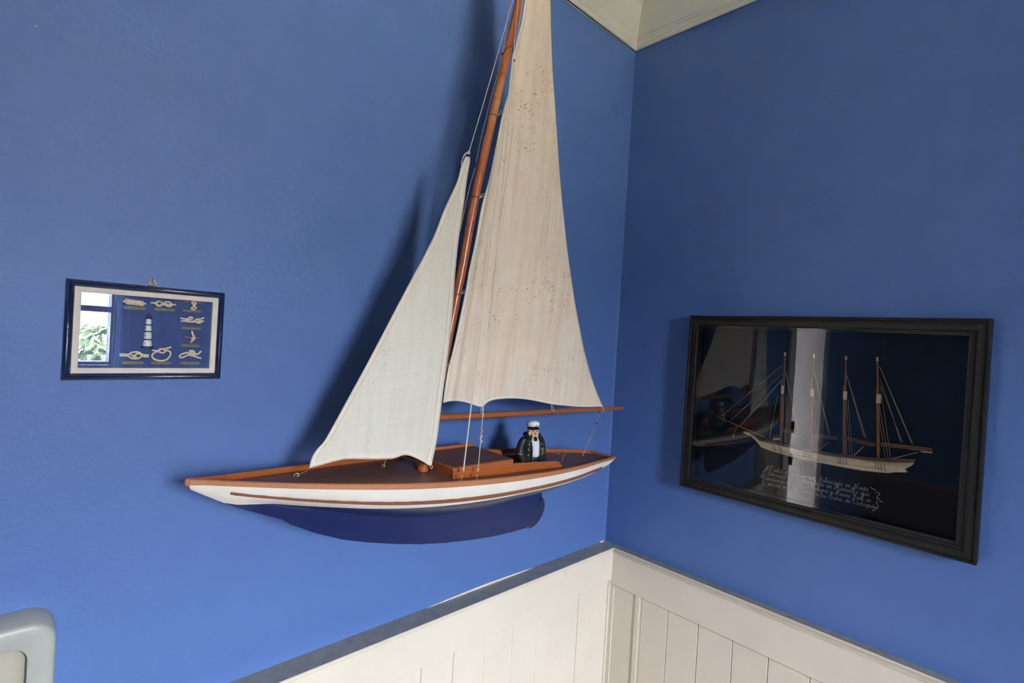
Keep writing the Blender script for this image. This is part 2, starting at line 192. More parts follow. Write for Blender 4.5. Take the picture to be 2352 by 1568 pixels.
def mast_mat():
    n = N('varnished_mast_worn'); f = n.noise(n.coord((60, 60, 5)), 9, 6, .6)
    s_ = n.n('ShaderNodeSeparateXYZ'); n.l(n.coord(), s_.inputs[0])
    c = n.ramp(f, [(.28, (.24, .055, .014)), (.72, (.44, .125, .034))])
    w = n.ramp(n_map(n, s_.outputs['Z'], 1.96, 2.12), [(.15, 0.0), (.35, .75), (.70, .75), (.85, 0.0)])
    k = n.n('ShaderNodeMath', operation='MULTIPLY'); n.l(w, k.inputs[0]); n.l(n.ramp(n.noise(n.coord((60, 60, 20)), 3, 3), [(.3, .5), (.6, 1.0)]), k.inputs[1])
    c = n.mix(k.outputs[0], c, (.50, .21, .065))
    return n.end(n.bsdf(c, .3, 0, .5, bump=f, bstr=.12, bdist=.0004, coat=.35))
M_['wood_rail'] = wood('light_cedar_rail', (.32, .115, .046), (.52, .215, .092), .4, (5, 80, 80))
M_['strake'] = wood('brown_strake', (.20, .062, .030), (.30, .10, .05), .5, (5, 80, 80))
def deck_mat():
    n = N('planked_deck'); v = n.coord((1, 1, 1))
    s = n.n('ShaderNodeSeparateXYZ'); n.l(v, s.inputs[0])
    m = n.n('ShaderNodeMath', operation='MULTIPLY'); n.l(s.outputs['Y'], m.inputs[0]); m.inputs[1].default_value = 170
    fr = n.n('ShaderNodeMath', operation='FRACT'); n.l(m.outputs[0], fr.inputs[0])
    line = n.ramp(fr.outputs[0], [(.0, 1.0), (.20, .0)])
    dash = n.ramp(n.noise(n.coord((6, 90, 90)), 5, 3), [(.42, 0.0), (.55, .85)])
    xr = n.ramp(n_map(n, s.outputs['X'], -1.0, -.74), [(.0, 0.0), (.25, 1.0), (.93, 1.0), (1.0, .0)])
    k = n.n('ShaderNodeMath', operation='MULTIPLY'); n.l(line, k.inputs[0]); n.l(dash, k.inputs[1])
    k2 = n.n('ShaderNodeMath', operation='MULTIPLY'); n.l(k.outputs[0], k2.inputs[0]); n.l(xr, k2.inputs[1])
    f = n.noise(n.coord((4, 70, 70)), 8, 5, .6)
    c = n.ramp(f, [(.3, (.115, .050, .030)), (.7, (.175, .078, .048))])
    c = n.mix(k2.outputs[0], c, (.26, .15, .10))
    return n.end(n.bsdf(c, .45, 0, .35, bump=f, bstr=.1, bdist=.0004))
def n_map(n, sock, a, b):
    r = n.n('ShaderNodeMapRange'); n.l(sock, r.inputs[0]); r.inputs[1].default_value = a; r.inputs[2].default_value = b
    return r.outputs[0]
M_['deck'] = deck_mat()
M_['hull_white'] = plain('hull_white_paint', (.745, .69, .605), .42, 0, .05, 25, bstr=.15)
M_['hull_blue'] = plain('hull_navy_paint', (.010, .018, .088), .28, 0, .15, 30, bstr=.1)
M_['string'] = plain('white_twine', (.66, .60, .50), .85, 0, .2, 900)
M_['string_tan'] = plain('tan_twine', (.40, .29, .19), .85, 0, .25, 900)
M_['brass'] = plain('aged_brass', (.62, .44, .18), .35, .45, .3, 300)
M_['iron'] = plain('dark_iron_wire', (.045, .030, .022), .5, .6, .3, 300)
def sail_mat(name, base, stain, amount, spots, hemk):
    n = N(name); v = n.coord(); uv = n.n('ShaderNodeUVMap'); su = n.n('ShaderNodeSeparateXYZ'); n.l(uv.outputs[0], su.inputs[0])
    weave = n.n('ShaderNodeTexWave'); weave.inputs['Scale'].default_value = 190; weave.inputs['Distortion'].default_value = 3; n.l(v, weave.inputs['Vector'])
    weft = n.noise(n.coord((30, 30, 900)), 1.0, 2); warp = n.noise(n.coord((900, 30, 30)), 1.0, 2)
    streak = n.noise(n.coord((55, 5, 3)), 1.6, 5, .6)
    blotch = n.noise(v, 16, 5, .65)
    c = n.ramp(blotch, [(.35, base), (.75, tuple(b*(1-amount*.5)+s*amount*.5 for b, s in zip(base, stain)))])
    c = n.mix(n.ramp(streak, [(.42, 0.0), (.75, amount)]), c, stain)
    # foxing spots, denser in clouds
    vo = n.n('ShaderNodeTexVoronoi'); vo.inputs['Scale'].default_value = 150; vo.inputs['Randomness'].default_value = 1.0; n.l(v, vo.inputs['Vector'])
    sz_ = n.n('ShaderNodeMath', operation='MULTIPLY_ADD'); n.l(n.noise(v, 45, 2), sz_.inputs[0]); sz_.inputs[1].default_value = -.9; sz_.inputs[2].default_value = .52
    df = n.n('ShaderNodeMath', operation='ADD'); n.l(vo.outputs['Distance'], df.inputs[0]); n.l(sz_.outputs[0], df.inputs[1])
    sp = n.ramp(df.outputs[0], [(.14, .9), (.34, 0.0)])
    cl = n.ramp(n.noise(v, 8, 3), [(.44, 0.0), (.62, 1.0)])
    k = n.n('ShaderNodeMath', operation='MULTIPLY'); n.l(sp, k.inputs[0]); n.l(cl, k.inputs[1])
    k2 = n.n('ShaderNodeMath', operation='MULTIPLY'); n.l(k.outputs[0], k2.inputs[0]); k2.inputs[1].default_value = spots
    c = n.mix(k2.outputs[0], c, (.50, .27, .12))
    vo3 = n.n('ShaderNodeTexVoronoi'); vo3.inputs['Scale'].default_value = 48; n.l(v, vo3.inputs['Vector'])
    k3 = n.n('ShaderNodeMath', operation='MULTIPLY'); n.l(n.ramp(vo3.outputs['Distance'], [(.04, .9), (.10, 0.0)]), k3.inputs[0]); n.l(cl, k3.inputs[1])
    k4 = n.n('ShaderNodeMath', operation='MULTIPLY'); n.l(k3.outputs[0], k4.inputs[0]); k4.inputs[1].default_value = spots
    c = n.mix(k4.outputs[0], c, (.20, .11, .05))
    c = n.mix(n.ramp(weft, [(.40, .0), (.75, .14)]), c, tuple(b*.72 for b in base))
    c = n.mix(n.ramp(warp, [(.40, .0), (.75, .10)]), c, tuple(b*.75 for b in base))
    # thin pale seams across the cloth
    sz = n.n('ShaderNodeSeparateXYZ'); n.l(v, sz.inputs[0])
    b = n.bsdf(c, .9, 0, .15, bump=weft, bstr=.25, bdist=.0006)
    tr = n.n('ShaderNodeBsdfTranslucent'); n.l(c, tr.inputs[0])
    mx = n.n('ShaderNodeMixShader'); mx.inputs[0].default_value = .12; n.l(b.outputs[0], mx.inputs[1]); n.l(tr.outputs[0], mx.inputs[2])
    return n.end(mx)
M_['main'] = sail_mat('foxed_canvas', (.93, .80, .65), (.72, .49, .31), .60, 1.0, .1)
M_['jib'] = sail_mat('pale_canvas', (.84, .80, .69), (.74, .60, .44), .35, .40, .1)
M_['hem'] = sail_mat('doubled_canvas_hem', (.95, .86, .73), (.68, .55, .40), .3, .2, .1)
M_['seam'] = plain('seam_thread', (.85, .79, .68), .9)
def glass(name, ior):
    n = N(name); t = n.n('ShaderNodeBsdfTransparent'); g = n.n('ShaderNodeBsdfGlossy'); g.inputs['Roughness'].default_value = 0.0
    f = n.n('ShaderNodeFresnel'); f.inputs['IOR'].default_value = ior
    m = n.n('ShaderNodeMixShader'); n.l(f.outputs[0], m.inputs[0]); n.l(t.outputs[0], m.inputs[1]); n.l(g.outputs[0], m.inputs[2])
    return n.end(m)
M_['glass'] = glass('picture_glass', 1.50)
M_['picture_b'] = glass('thin_picture_glass', 1.42)
M_['pane'] = glass('window_glass', 1.45)
M_['frame_blue'] = plain('navy_lacquered_frame', (.005, .014, .062), .22, 0, .25, 60, spec=.7, coat=.5)
M_['slip'] = plain('cream_slip', (.64, .56, .50), .6, 0, .06)
M_['board_blue'] = plain('blue_card', (.022, .050, .185), .7, 0, .1)
M_['rope'] = plain('cream_rope', (.74, .61, .44), .85, 0, .3, 700, bstr=.6)
M_['plate'] = plain('dull_gold_plate', (.12, .105, .040), .5, .2, .35, 500)
M_['orange'] = plain('orange_dowel', (.62, .20, .07), .6)
M_['lh_white'] = plain('white_tin', (.66, .68, .66), .5)
M_['lh_dark'] = plain('slate_tin', (.020, .034, .055), .5)
def black_frame():
    n = N('worn_black_frame'); v = n.coord(); f = n.noise(v, 45, 6, .7); g = n.noise(v, 9, 3)
    w = n.ramp(f, [(.60, 0.0), (.72, .55)])
    c = n.mix(w, (.007, .0065, .005), (.065, .045, .022))
    return n.end(n.bsdf(c, n.ramp(f, [(.3, .32), (.7, .55)]), 0, .32, bump=f, bstr=.35, bdist=.0006))
M_['frame_black'] = black_frame()
def backing():
    n = N('painted_sea_and_sky_board'); v = n.coord(); s = n.n('ShaderNodeSeparateXYZ'); n.l(v, s.inputs[0])
    f = n.noise(v, 7, 3)
    m = n.n('ShaderNodeMath', operation='MULTIPLY_ADD'); n.l(f, m.inputs[0]); m.inputs[1].default_value = .012; n.l(s.outputs['Z'], m.inputs[2])
    m2 = n.n('ShaderNodeMath', operation='SUBTRACT'); n.l(m.outputs[0], m2.inputs[0]); m2.inputs[1].default_value = .006
    c = n.ramp(n_map(n, m2.outputs[0], 1.345, 1.385), [(.30, (.016, .011, .009)), (.48, (.045, .016, .012)), (.62, (.008, .020, .036))])
    return n.end(n.bsdf(c, .75, 0, .2, bump=f, bstr=.05))
M_['backing'] = backing()
M_['bone'] = plain('ivory_painted_wood', (.95, .79, .50), .55, 0, .12, 120)
M_['ship_rail'] = plain('ship_brown_rail', (.16, .07, .02), .55, 0, .2)
M_['ship_mast'] = wood('ship_spars', (.24, .095, .025), (.46, .21, .07), .5, (80, 80, 12))
M_['furled'] = plain('furled_brown_sail', (.16, .10, .055), .85, 0, .35, 200, bstr=.6)
M_['rig'] = plain('ship_rigging_thread', (.50, .37, .20), .8, 0, .2, 900)
M_['ink'] = plain('dark_line', (.02, .015, .012), .7)
M_['chalk'] = plain('white_pen_lettering', (.85, .85, .80), .8, 0, .05)
M_['flag'] = plain('dark_red_flag', (.05, .012, .014), .8)
M_['disp'] = plain('pale_grey_plastic', (.36, .37, .33), .42, 0, .08, 12)
M_['disp_in'] = plain('beige_plastic', (.34, .31, .235), .55, 0, .08, 12)
M_['disp_line'] = plain('dark_recess', (.05, .035, .045), .6)
M_['coat'] = plain('painted_pea_coat', (.013, .017, .018), .5, 0, .4, 250, spec=.5, bstr=.6)
M_['shirt'] = plain('painted_white_jersey', (.70, .69, .68), .6, 0, .05)
M_['skin'] = plain('painted_face', (.72, .42, .27), .5, 0, .15, 300)
M_['beard'] = plain('straw_beard', (.80, .58, .30), .7, 0, .35, 420, bstr=1, bdist=.001)
M_['cap'] = plain('white_cap_top', (.80, .80, .80), .45, 0, .04)
M_['black'] = plain('gloss_black', (.012, .012, .012), .3, 0, .2)
M_['gold'] = plain('gold_button', (.65, .42, .13), .35, .6, .2)
M_['eye'] = plain('dark_eye', (.03, .02, .02), .3)
M_['lip'] = plain('reddish_nose', (.52, .23, .13), .45)
M_['leaf'] = plain('bush_leaf', (.085, .135, .045), .5, 0, .6, 9)
M_['bark'] = plain('bush_branch', (.12, .08, .05), .9)
M_['grass'] = plain('pale_gravel', (.36, .31, .22), .9, 0, .3, 3)
M_['curtain'] = None
n = N('sheer_blue_curtain'); a = n.bsdf((.55, .66, .88), .9, 0, .1); b = n.n('ShaderNodeBsdfTranslucent'); b.inputs[0].default_value = (.60, .72, .95, 1)
m = n.n('ShaderNodeMixShader'); m.inputs[0].default_value = .5; n.l(a.outputs[0], m.inputs[1]); n.l(b.outputs[0], m.inputs[2]); M_['curtain'] = n.end(m)
M_['door'] = paint_white('door_pinkish_paint', (.78, .72, .68), .35)
M_['amber'] = plain('amber_wood_bar', (.55, .25, .07), .5)

class MB:
    def __init__(s): s.v = []; s.f = []; s.mi = []; s.uv = []
    def add(s, vs, fs, mi=0):
        o = len(s.v); s.v += [tuple(p) for p in vs]; s.f += [tuple(i+o for i in f) for f in fs]; s.mi += [mi]*len(fs); return s
    def box(s, a, b, mi=0):
        (x0, y0, z0), (x1, y1, z1) = [min(p, q) for p, q in zip(a, b)], [max(p, q) for p, q in zip(a, b)]
        return s.add([(x0, y0, z0), (x1, y0, z0), (x1, y1, z0), (x0, y1, z0), (x0, y0, z1), (x1, y0, z1), (x1, y1, z1), (x0, y1, z1)],
                     [(0, 3, 2, 1), (4, 5, 6, 7), (0, 1, 5, 4), (1, 2, 6, 5), (2, 3, 7, 6), (3, 0, 4, 7)], mi)
    def tube(s, pts, r, seg=10, closed=False, mi=0, flat=None):
        P = [Vector(p) for p in pts]; n_ = len(P); R = r if hasattr(r, '__len__') else [r]*n_
        tang = []
        for i in range(n_):
            if closed: t = P[(i+1) % n_]-P[i-1]
            else: t = P[min(i+1, n_-1)]-P[max(i-1, 0)]
            tang.append(t.normalized() if t.length > 1e-9 else Vector((0, 0, 1)))
        a = tang[0].orthogonal().normalized(); rings = []
        for i in range(n_):
            a = (a-tang[i]*a.dot(tang[i])); a = a.normalized() if a.length > 1e-6 else tang[i].orthogonal().normalized()
            b = tang[i].cross(a)
            rings.append([P[i]+(a*math.cos(2*PI*k/seg)+b*math.sin(2*PI*k/seg))*R[i] for k in range(seg)])
        vs = [v for rg in rings for v in rg]; fs = []
        for i in range(n_-(0 if closed else 1)):
            j = (i+1) % n_
            for k in range(seg):
                k2 = (k+1) % seg; fs.append((i*seg+k, i*seg+k2, j*seg+k2, j*seg+k))
        if not closed:
            fs.append(tuple(range(seg))[::-1]); fs.append(tuple((n_-1)*seg+k for k in range(seg)))
        return s.add(vs, fs, mi)
    def rings(s, rings, mi=0, cap=True, wrap=True):
        seg = len(rings[0]); vs = [v for rg in rings for v in rg]; fs = []
        for i in range(len(rings)-1):
            for k in range(seg if wrap else seg-1):
                k2 = (k+1) % seg; fs.append((i*seg+k, i*seg+k2, (i+1)*seg+k2, (i+1)*seg+k))
        if cap: fs.append(tuple(range(seg))[::-1]); fs.append(tuple((len(rings)-1)*seg+k for k in range(seg)))
        return s.add(vs, fs, mi)
    def ell(s, c, r, seg=20, rows=12, mi=0, fn=None):
        vs = []; fs = []
        for i in range(rows+1):
            th = PI*i/rows
            for k in range(seg):
                ph = 2*PI*k/seg
                d = Vector((math.sin(th)*math.cos(ph), math.sin(th)*math.sin(ph), math.cos(th)))
                q = Vector((c[0]+d.x*r[0], c[1]+d.y*r[1], c[2]+d.z*r[2]))
                if fn: q = fn(q, d)
                vs.append(q)
        for i in range(rows):
            for k in range(seg):
                k2 = (k+1) % seg; fs.append((i*seg+k, (i+1)*seg+k, (i+1)*seg+k2, i*seg+k2))
        return s.add(vs, fs, mi)
    def prism(s, poly, ext, mi=0):
        n_ = len(poly); A = [Vector(p) for p in poly]; B = [p+Vector(ext) for p in A]
        return s.add(A+B, [tuple(range(n_)), tuple(range(2*n_-1, n_-1, -1))]+[(i, i+n_, (i+1) % n_+n_, (i+1) % n_) for i in range(n_)], mi)
    def frame_sweep(s, rect, prof, to3, mi=0):
        """rect (u0,u1,v0,v1) is the outer edge; prof is a list of (inward, height) points; to3(u,v,h)"""
        u0, u1, v0, v1 = rect; vs = []
        for (i, h_) in prof:
            vs += [to3(u0+i, v0+i, h_), to3(u1-i, v0+i, h_), to3(u1-i, v1-i, h_), to3(u0+i, v1-i, h_)]
        fs = []
        m_ = len(prof)
        for j in range(m_):
            j2 = (j+1) % m_
            for k in range(4):
                k2 = (k+1) % 4; fs.append((j*4+k, j*4+k2, j2*4+k2, j2*4+k))
        return s.add(vs, fs, mi)
    def build(s, name, mats, parent=None, smooth=True, angle=40, bevel=0, sub=0, solid=0, rot=None):
        me = bpy.data.meshes.new(name); me.from_pydata([tuple(p) for p in s.v], [], s.f)
        mats = mats if isinstance(mats, (list, tuple)) else [mats]
        for m__ in mats: me.materials.append(m__)
        for p, i in zip(me.polygons, s.mi): p.material_index = i
        bm = bmesh.new(); bm.from_mesh(me); bmesh.ops.remove_doubles(bm, verts=bm.verts, dist=1e-6)
        bmesh.ops.recalc_face_normals(bm, faces=bm.faces); bm.to_mesh(me); bm.free()
        if smooth:
            for p in me.polygons: p.use_smooth = True
            me.set_sharp_from_angle(angle=math.radians(angle))
        o = bpy.data.objects.new(name, me); COL.objects.link(o)
        if parent: link(o, parent)
        if bevel:
            md = o.modifiers.new('bevel', 'BEVEL'); md.width = bevel; md.segments = 2; md.limit_method = 'ANGLE'; md.angle_limit = math.radians(50)
        if solid:
            md = o.modifiers.new('solid', 'SOLIDIFY'); md.thickness = solid; md.offset = 0
        if sub:
            md = o.modifiers.new('sub', 'SUBSURF'); md.levels = sub; md.render_levels = sub
        return o
def world_of(o):
    m__ = o.matrix_basis.copy()
    while o.parent is not None: m__ = o.parent.matrix_basis @ o.matrix_parent_inverse @ m__; o = o.parent
    return m__
def link(o, parent):                     # meshes are written in world metres; keep them there under their parent
    root = parent
    while root.parent is not None: root = root.parent
    o.parent = parent
    if not root.get('local'): o.matrix_parent_inverse = world_of(parent).inverted()
def thing(name, label, cat, loc=(0, 0, 0), rz=0, group=None, local=False):
    o = bpy.data.objects.new(name, None); COL.objects.link(o); o.location = loc; o.rotation_euler = (0, 0, rz); o.empty_display_size = .05
    o['label'] = label; o['category'] = cat
    if group: o['group'] = group
    if local: o['local'] = 1
    return o
def tag(o, label, cat, group=None):
    o['label'] = label; o['category'] = cat
    if group: o['group'] = group
    return o
def struct(o, label=None):
    o['kind'] = 'structure'
    if label: o['label'] = label
    return o
def catm(P, k=6, closed=False):
    P = [Vector(p) for p in P]; out = []
    n_ = len(P)
    if n_ < 3: return P
    rng = range(n_ if closed else n_-1)
    for i in rng:
        p1 = P[i]; p2 = P[(i+1) % n_]
        p0 = P[i-1] if (i > 0 or closed) else p1*2-p2
        p3 = P[(i+2) % n_] if (i+2 < n_ or closed) else p2*2-p1
        for j in range(k):
            t = j/k; out.append(.5*((2*p1)+(p2-p0)*t+(2*p0-5*p1+4*p2-p3)*t*t+(3*p1-p0-3*p2+p3)*t**3))
    if not closed: out.append(P[-1])
    return out
def resample(P, n_):
    P = [Vector(p) for p in P]; L = [0]
    for a, b in zip(P, P[1:]): L.append(L[-1]+(b-a).length)
    out = []
    for i in range(n_):
        d = L[-1]*i/(n_-1); j = 0
        while j < len(L)-2 and L[j+1] < d: j += 1
        t = (d-L[j])/max(L[j+1]-L[j], 1e-9); out.append(P[j].lerp(P[j+1], min(max(t, 0), 1)))
    return out

# ------------------------------------------------------------------ the room
XL, YB, ZCEIL = -4.3, -3.0, 2.62
ZD, ZC = 1.0, 2.5
WT = .16
# wall_left carries the boat (plane y = 0); it has a doorway further left
DX0, DX1, DZ = -2.28, -1.70, 2.12
b = MB()
b.box((DX1, 0, 0), (WT, WT, ZCEIL)).box((DX0, 0, DZ), (DX1, WT, ZCEIL)).box((XL, 0, 0), (DX0, WT, ZCEIL))
struct(b.build('wall_left', M_['wall'], smooth=False), 'blue painted wall behind the model yacht')
struct(MB().box((0, YB-WT, 0), (WT, 0, ZCEIL)).build('wall_right', M_['wall'], smooth=False), 'blue painted wall carrying the black framed ship picture')
b = MB()
WR = .34
b.box((XL, YB-WR, 0), (WX0, YB, ZCEIL)).box((WX1, YB-WR, 0), (0, YB, ZCEIL)).box((WX0, YB-WR, 0), (WX1, YB, WZ0)).box((WX0, YB-WR, WZ1), (WX1, YB, ZCEIL))
struct(b.build('wall_rear', M_['wall'], smooth=False), 'blue painted wall with the window')
struct(MB().box((XL-WT, YB-WT, 0), (XL, WT, ZCEIL)).build('wall_far', M_['wall'], smooth=False), 'blue painted wall opposite the ship picture')
HY = 1.25
struct(MB().box((XL-WT, YB-WR, -.1), (WT, HY+.12, 0)).build('floor', M_['floor'], smooth=False), 'pale board floor')
b = MB(); b.box((XL-WT-.2, YB-WT-.35, ZCEIL), (WT+.1, HY+.2, ZCEIL+.2))
struct(b.build('ceiling', M_['ceiling'], smooth=False), 'cream plaster ceiling')
# hall added behind the doorway, lit to brighten the strip mirrored in the glass
struct(MB().box((XL, HY, 0), (WT, HY+.12, ZCEIL)).build('wall_back', M_['door'], smooth=False), 'pale wall of the added hall behind the doorway')
struct(MB().box((XL-WT, WT, 0), (XL, HY+.12, ZCEIL)).build('wall_side', M_['wall'], smooth=False))
b = MB(); b.box((0, WT, 0), (WT, .30, ZCEIL)).box((0, 1.12, 0), (WT, HY, ZCEIL)).box((0, .30, 0), (WT, 1.12, .4)).box((0, .30, 2.3), (WT, 1.12, ZCEIL))
struct(b.build('wall_end', M_['wall'], smooth=False))

# cornice: profile in (distance from wall, z), mitred in the corner
CP = [(0, ZCEIL), (0, ZC+.006), (.004, ZC+.002), (.0065, ZC), (.010, ZC+.003), (.0115, ZC+.010), (.0090, ZC+.0125), (.0120, ZC+.015), (.0145, ZC+.021), (.0125, ZC+.0235),
      (.0150, ZC+.026), (.0165, ZC+.031), (.0150, ZC+.033), (.0175, ZC+.036), (.024, ZC+.050), (.032, ZC+.070), (.042, ZC+.092), (.048, ZC+.102), (.056, ZC+.106), (.075, ZC+.110), (.12, ZC+.116), (.16, ZCEIL)]
def run_left(prof, x0, name, mat, lab, miter=True):
    b = MB(); R0 = [Vector((x0, -d, z)) for d, z in prof]; R1 = [Vector((-d if miter else 0, -d, z)) for d, z in prof]
    b.rings([R0, R1]); return struct(b.build(name, mat, angle=30), lab)
def run_right(prof, y0, name, mat, lab, miter=True):
    b = MB(); R0 = [Vector((-d, y0, z)) for d, z in prof]; R1 = [Vector((-d, -d if miter else 0, z)) for d, z in prof]
    b.rings([R0, R1]); return struct(b.build(name, mat, angle=30), lab)
run_left(CP, XL, 'trim_1', M_['cornice'], 'cream moulded cornice above the yacht wall')
run_right(CP, YB, 'trim_2', M_['cornice'], 'cream moulded cornice above the ship picture wall')
# flat grey strip coloured as the shade in the gap under the left cornice
b = MB(); b.prism([(-.42, -.0015, ZC+.001), (-.40, -.0015, ZC-.0045), (-.2, -.0015, ZC-.0058), (-.06, -.0015, ZC-.0030), (-.012, -.0015, ZC-.0005), (-.012, -.0015, ZC+.002)], (0, .0013, 0))
struct(b.build('trim_3', M_['gap'] if False else plain('cornice_gap_shade', (.20, .22, .22), .8), smooth=False), 'grey uneven strip coloured as the shaded gap along the cornice')

# wainscot on the left (yacht) wall and on the right wall
PLx, PRx = .0522, .0265
def wainscot_left():
    yb, yp = -.045, -.036
    b = MB(); prof = [(0, ZD), (PLx-.002, ZD), (PLx, ZD-.0015), (PLx, ZD-.0050), (PLx-.002, ZD-.0068), (.047, ZD-.0075), (.046, ZD-.0105), (.045, ZD-.012), (0, ZD-.012)]
    R = []
    for x in (XL, -1.36):
        R.append([Vector((x if x != 0 else 0, -d, z)) for d, z in prof])
    R[0] = [Vector((DX1+.075, -d, z)) for d, z in prof]; R[1] = [Vector((-min(d, PRx)*1.0 if d > .0 else 0, -d, z)) for d, z in prof]
    b.rings(R); o = b.build('trim_4', [M_['white_paint'], M_['ledge']], angle=30)
    for p in o.data.polygons:
        if p.normal.z > .9: p.material_index = 1
    struct(o, 'dado ledge with grey painted top under the yacht')
    b = MB().box((DX1+.075, yb, .902), (-.018, 0, ZD-.011)); struct(b.build('trim_5', M_['white_paint'], bevel=.0012, smooth=False), 'flat cream rail board under the yacht')
    G = [-.1037, -.1619, -.2438, -.3294, -.4189, -.509, -.6013, -.6875]
    while G[-1] > DX1+.20: G.append(G[-1]-.0895)
    b = MB(); prev = -.0125
    for i, g in enumerate(G+[DX1+.075]):
        w = .00015 if i not in (7, 9, 12) else .0009
        dep = 0 if i in (1, 3) else .0
        x0, x1 = g+w, prev-w
        b.prism([(x0, 0, .03), (x1, 0, .03), (x1, yp+.0012, .03), (x1-.0012, yp, .03), (x0+.0012, yp, .03), (x0, yp+.0012, .03)], (0, 0, .875))
        prev = g
    b.box((-.026, -.040, .03), (-.012, 0, .904)); b.box((-.1625, -.0375, .03), (-.150, 0, .904))
    b.box((DX1+.075, -.0325 if False else -.030, .03), (-.012, 0, .903))
    struct(b.build('trim_6', M_['white_paint'], smooth=False), 'cream tongue and groove boards under the yacht')
wainscot_left()
def wainscot_right():
    xb, xp = -.0200, -.0120
    prof = [(0, ZD), (PRx-.0015, ZD), (PRx, ZD-.0015), (PRx, ZD-.0058), (PRx-.002, ZD-.0072), (.0225, ZD-.0085), (.0218, ZD-.0135), (.0235, ZD-.0145), (.0235, ZD-.0165), (.020, ZD-.018), (0, ZD-.018)]
    b = MB(); b.rings([[Vector((-d, YB, z)) for d, z in prof], [Vector((-d, -d*PLx/PRx if d > 0 else 0, z)) for d, z in prof]])
    o = b.build('trim_7', [M_['white_paint'], M_['ledge']], angle=30)
    for p in o.data.polygons:
        if p.normal.z > .9: p.material_index = 1
    struct(o, 'dado ledge with grey painted top under the ship picture')
    struct(MB().box((xb, YB, .888), (0, -.02, ZD-.017)).build('trim_8', M_['white_paint'], bevel=.001, smooth=False), 'flat cream rail board under the ship picture')
    G = [-.146, -.2288, -.3166, -.4066, -.4917, -.5815]
    while G[-1] > YB+.1: G.append(G[-1]-.0882)
    b = MB(); prev = -.030
    for i, g in enumerate(G+[YB]):
        w = .0004+.0003*(i > 1)
        y0, y1 = g+w, prev-w
        b.prism([(0, y0, .03), (0, y1, .03), (xp+.0010, y1, .03), (xp, y1-.001, .03), (xp, y0+.001, .03), (xp+.0010, y0, .03)], (0, 0, .860))
        prev = g
    b.box((-.0165, -.141, .03), (0, -.128, .889)); b.box((-.017, -.052, .03), (0, -.03, .889))
    struct(b.build('trim_9', M_['white_paint'], smooth=False), 'cream tongue and groove boards under the ship picture')
    struct(MB().box((-.0015, YB, .03), (0, -.02, .889)).build('trim_10', plain('dark_joint_wood', (.30, .14, .08), .9), smooth=False))
wainscot_right()
# pale filler left showing between wall and ledge
b = MB(); b.prism([(-.66, -.0025, ZD), (-.60, -.0025, ZD+.003), (-.50, -.0025, ZD+.0052), (-.42, -.0025, ZD+.0040), (-.36, -.0025, ZD+.0026), (-.32, -.0025, ZD)], (0, .002, 0))
struct(b.build('trim_11', M_['plaster'], smooth=False), 'bare pale filler along the wall above the ledge')
struct(MB().box((-.030, -.0035, ZD), (-.012, 0, ZD+.0035)).build('trim_12', M_['plaster'], smooth=False))

b = MB(); R0 = []
for i in range(60):
    z = ZD+.01+(ZC-ZD-.03)*i/59; x = -.0075+.0012*math.sin(i*1.7)+.0008*math.sin(i*.6)
    R0.append([Vector((x-.0022, 0, z)), Vector((x-.0008, -.0013, z)), Vector((x+.0008, -.0013, z)), Vector((x+.0024, 0, z))])
b.rings(R0); struct(b.build('trim_14', M_['wall'], angle=60), 'ridge of blue paint in the corner')
# window in the rear wall
t = thing('window_1', 'white painted casement window', 'window', ((WX0+WX1)/2, YB, WZ0)); struct(t)
b = MB(); fy0, fy1 = YB-.10, YB-.05
for a_, b_ in (((WX0, WZ0), (WX0+.03, WZ1)), ((WX1-.012, WZ0), (WX1, WZ1)), ((WX0, WZ0), (WX1, WZ0+.012)), ((WX0, WZ1-.03), (WX1, WZ1)), ((WX0, 1.613), (WX1, 1.647))):
    b.box((a_[0], fy0, a_[1]), (b_[0], fy1, b_[1]))
b.build('window_frame', M_['white_paint'], t, smooth=False, bevel=.003)
MB().box((WX0-.04, YB-.14, WZ0-.03), (WX1+.04, YB+.05, WZ0)).build('window_sill', M_['white_paint'], t, smooth=False, bevel=.003)
MB().box((WX0+.02, YB-.078, WZ0+.01), (WX1-.01, YB-.074, WZ1-.02)).build('pane', M_['pane'], t, smooth=False)
# sheer curtain beside the window
def curtain(x0, x1, lab):
    b = MB(); rows, cols = 14, 90; vs = []
    for i in range(rows+1):
        z = 2.42-1.50*i/rows
        for j in range(cols+1):
            u = j/cols; x = x0+(x1-x0)*u
            y = YB+.075+.022*math.sin(u*2*PI*6+.4*math.sin(i*.5))*(.6+.4*i/rows)
            vs.append((x+.006*math.sin(i*.9+j*.3), y, z))
    fs = [(i*(cols+1)+j, i*(cols+1)+j+1, (i+1)*(cols+1)+j+1, (i+1)*(cols+1)+j) for i in range(rows) for j in range(cols)]
    b.add(vs, fs); o = b.build('curtain', M_['curtain'], solid=.001, angle=180); tag(o, lab, 'curtain')
curtain(-.935, -.70, 'pale blue gathered curtain at the window, mirrored in the knot picture glass')
tag(MB().tube([(-1.95, YB+.075, 2.43), (-.55, YB+.075, 2.43)], .009).tube([(-1.9, YB, 2.43), (-1.9, YB+.075, 2.43)], .006).tube([(-.6, YB, 2.43), (-.6, YB+.075, 2.43)], .006).build('curtain_rod', M_['brass']), 'thin metal rod over the window carrying the curtain', 'curtain rod')
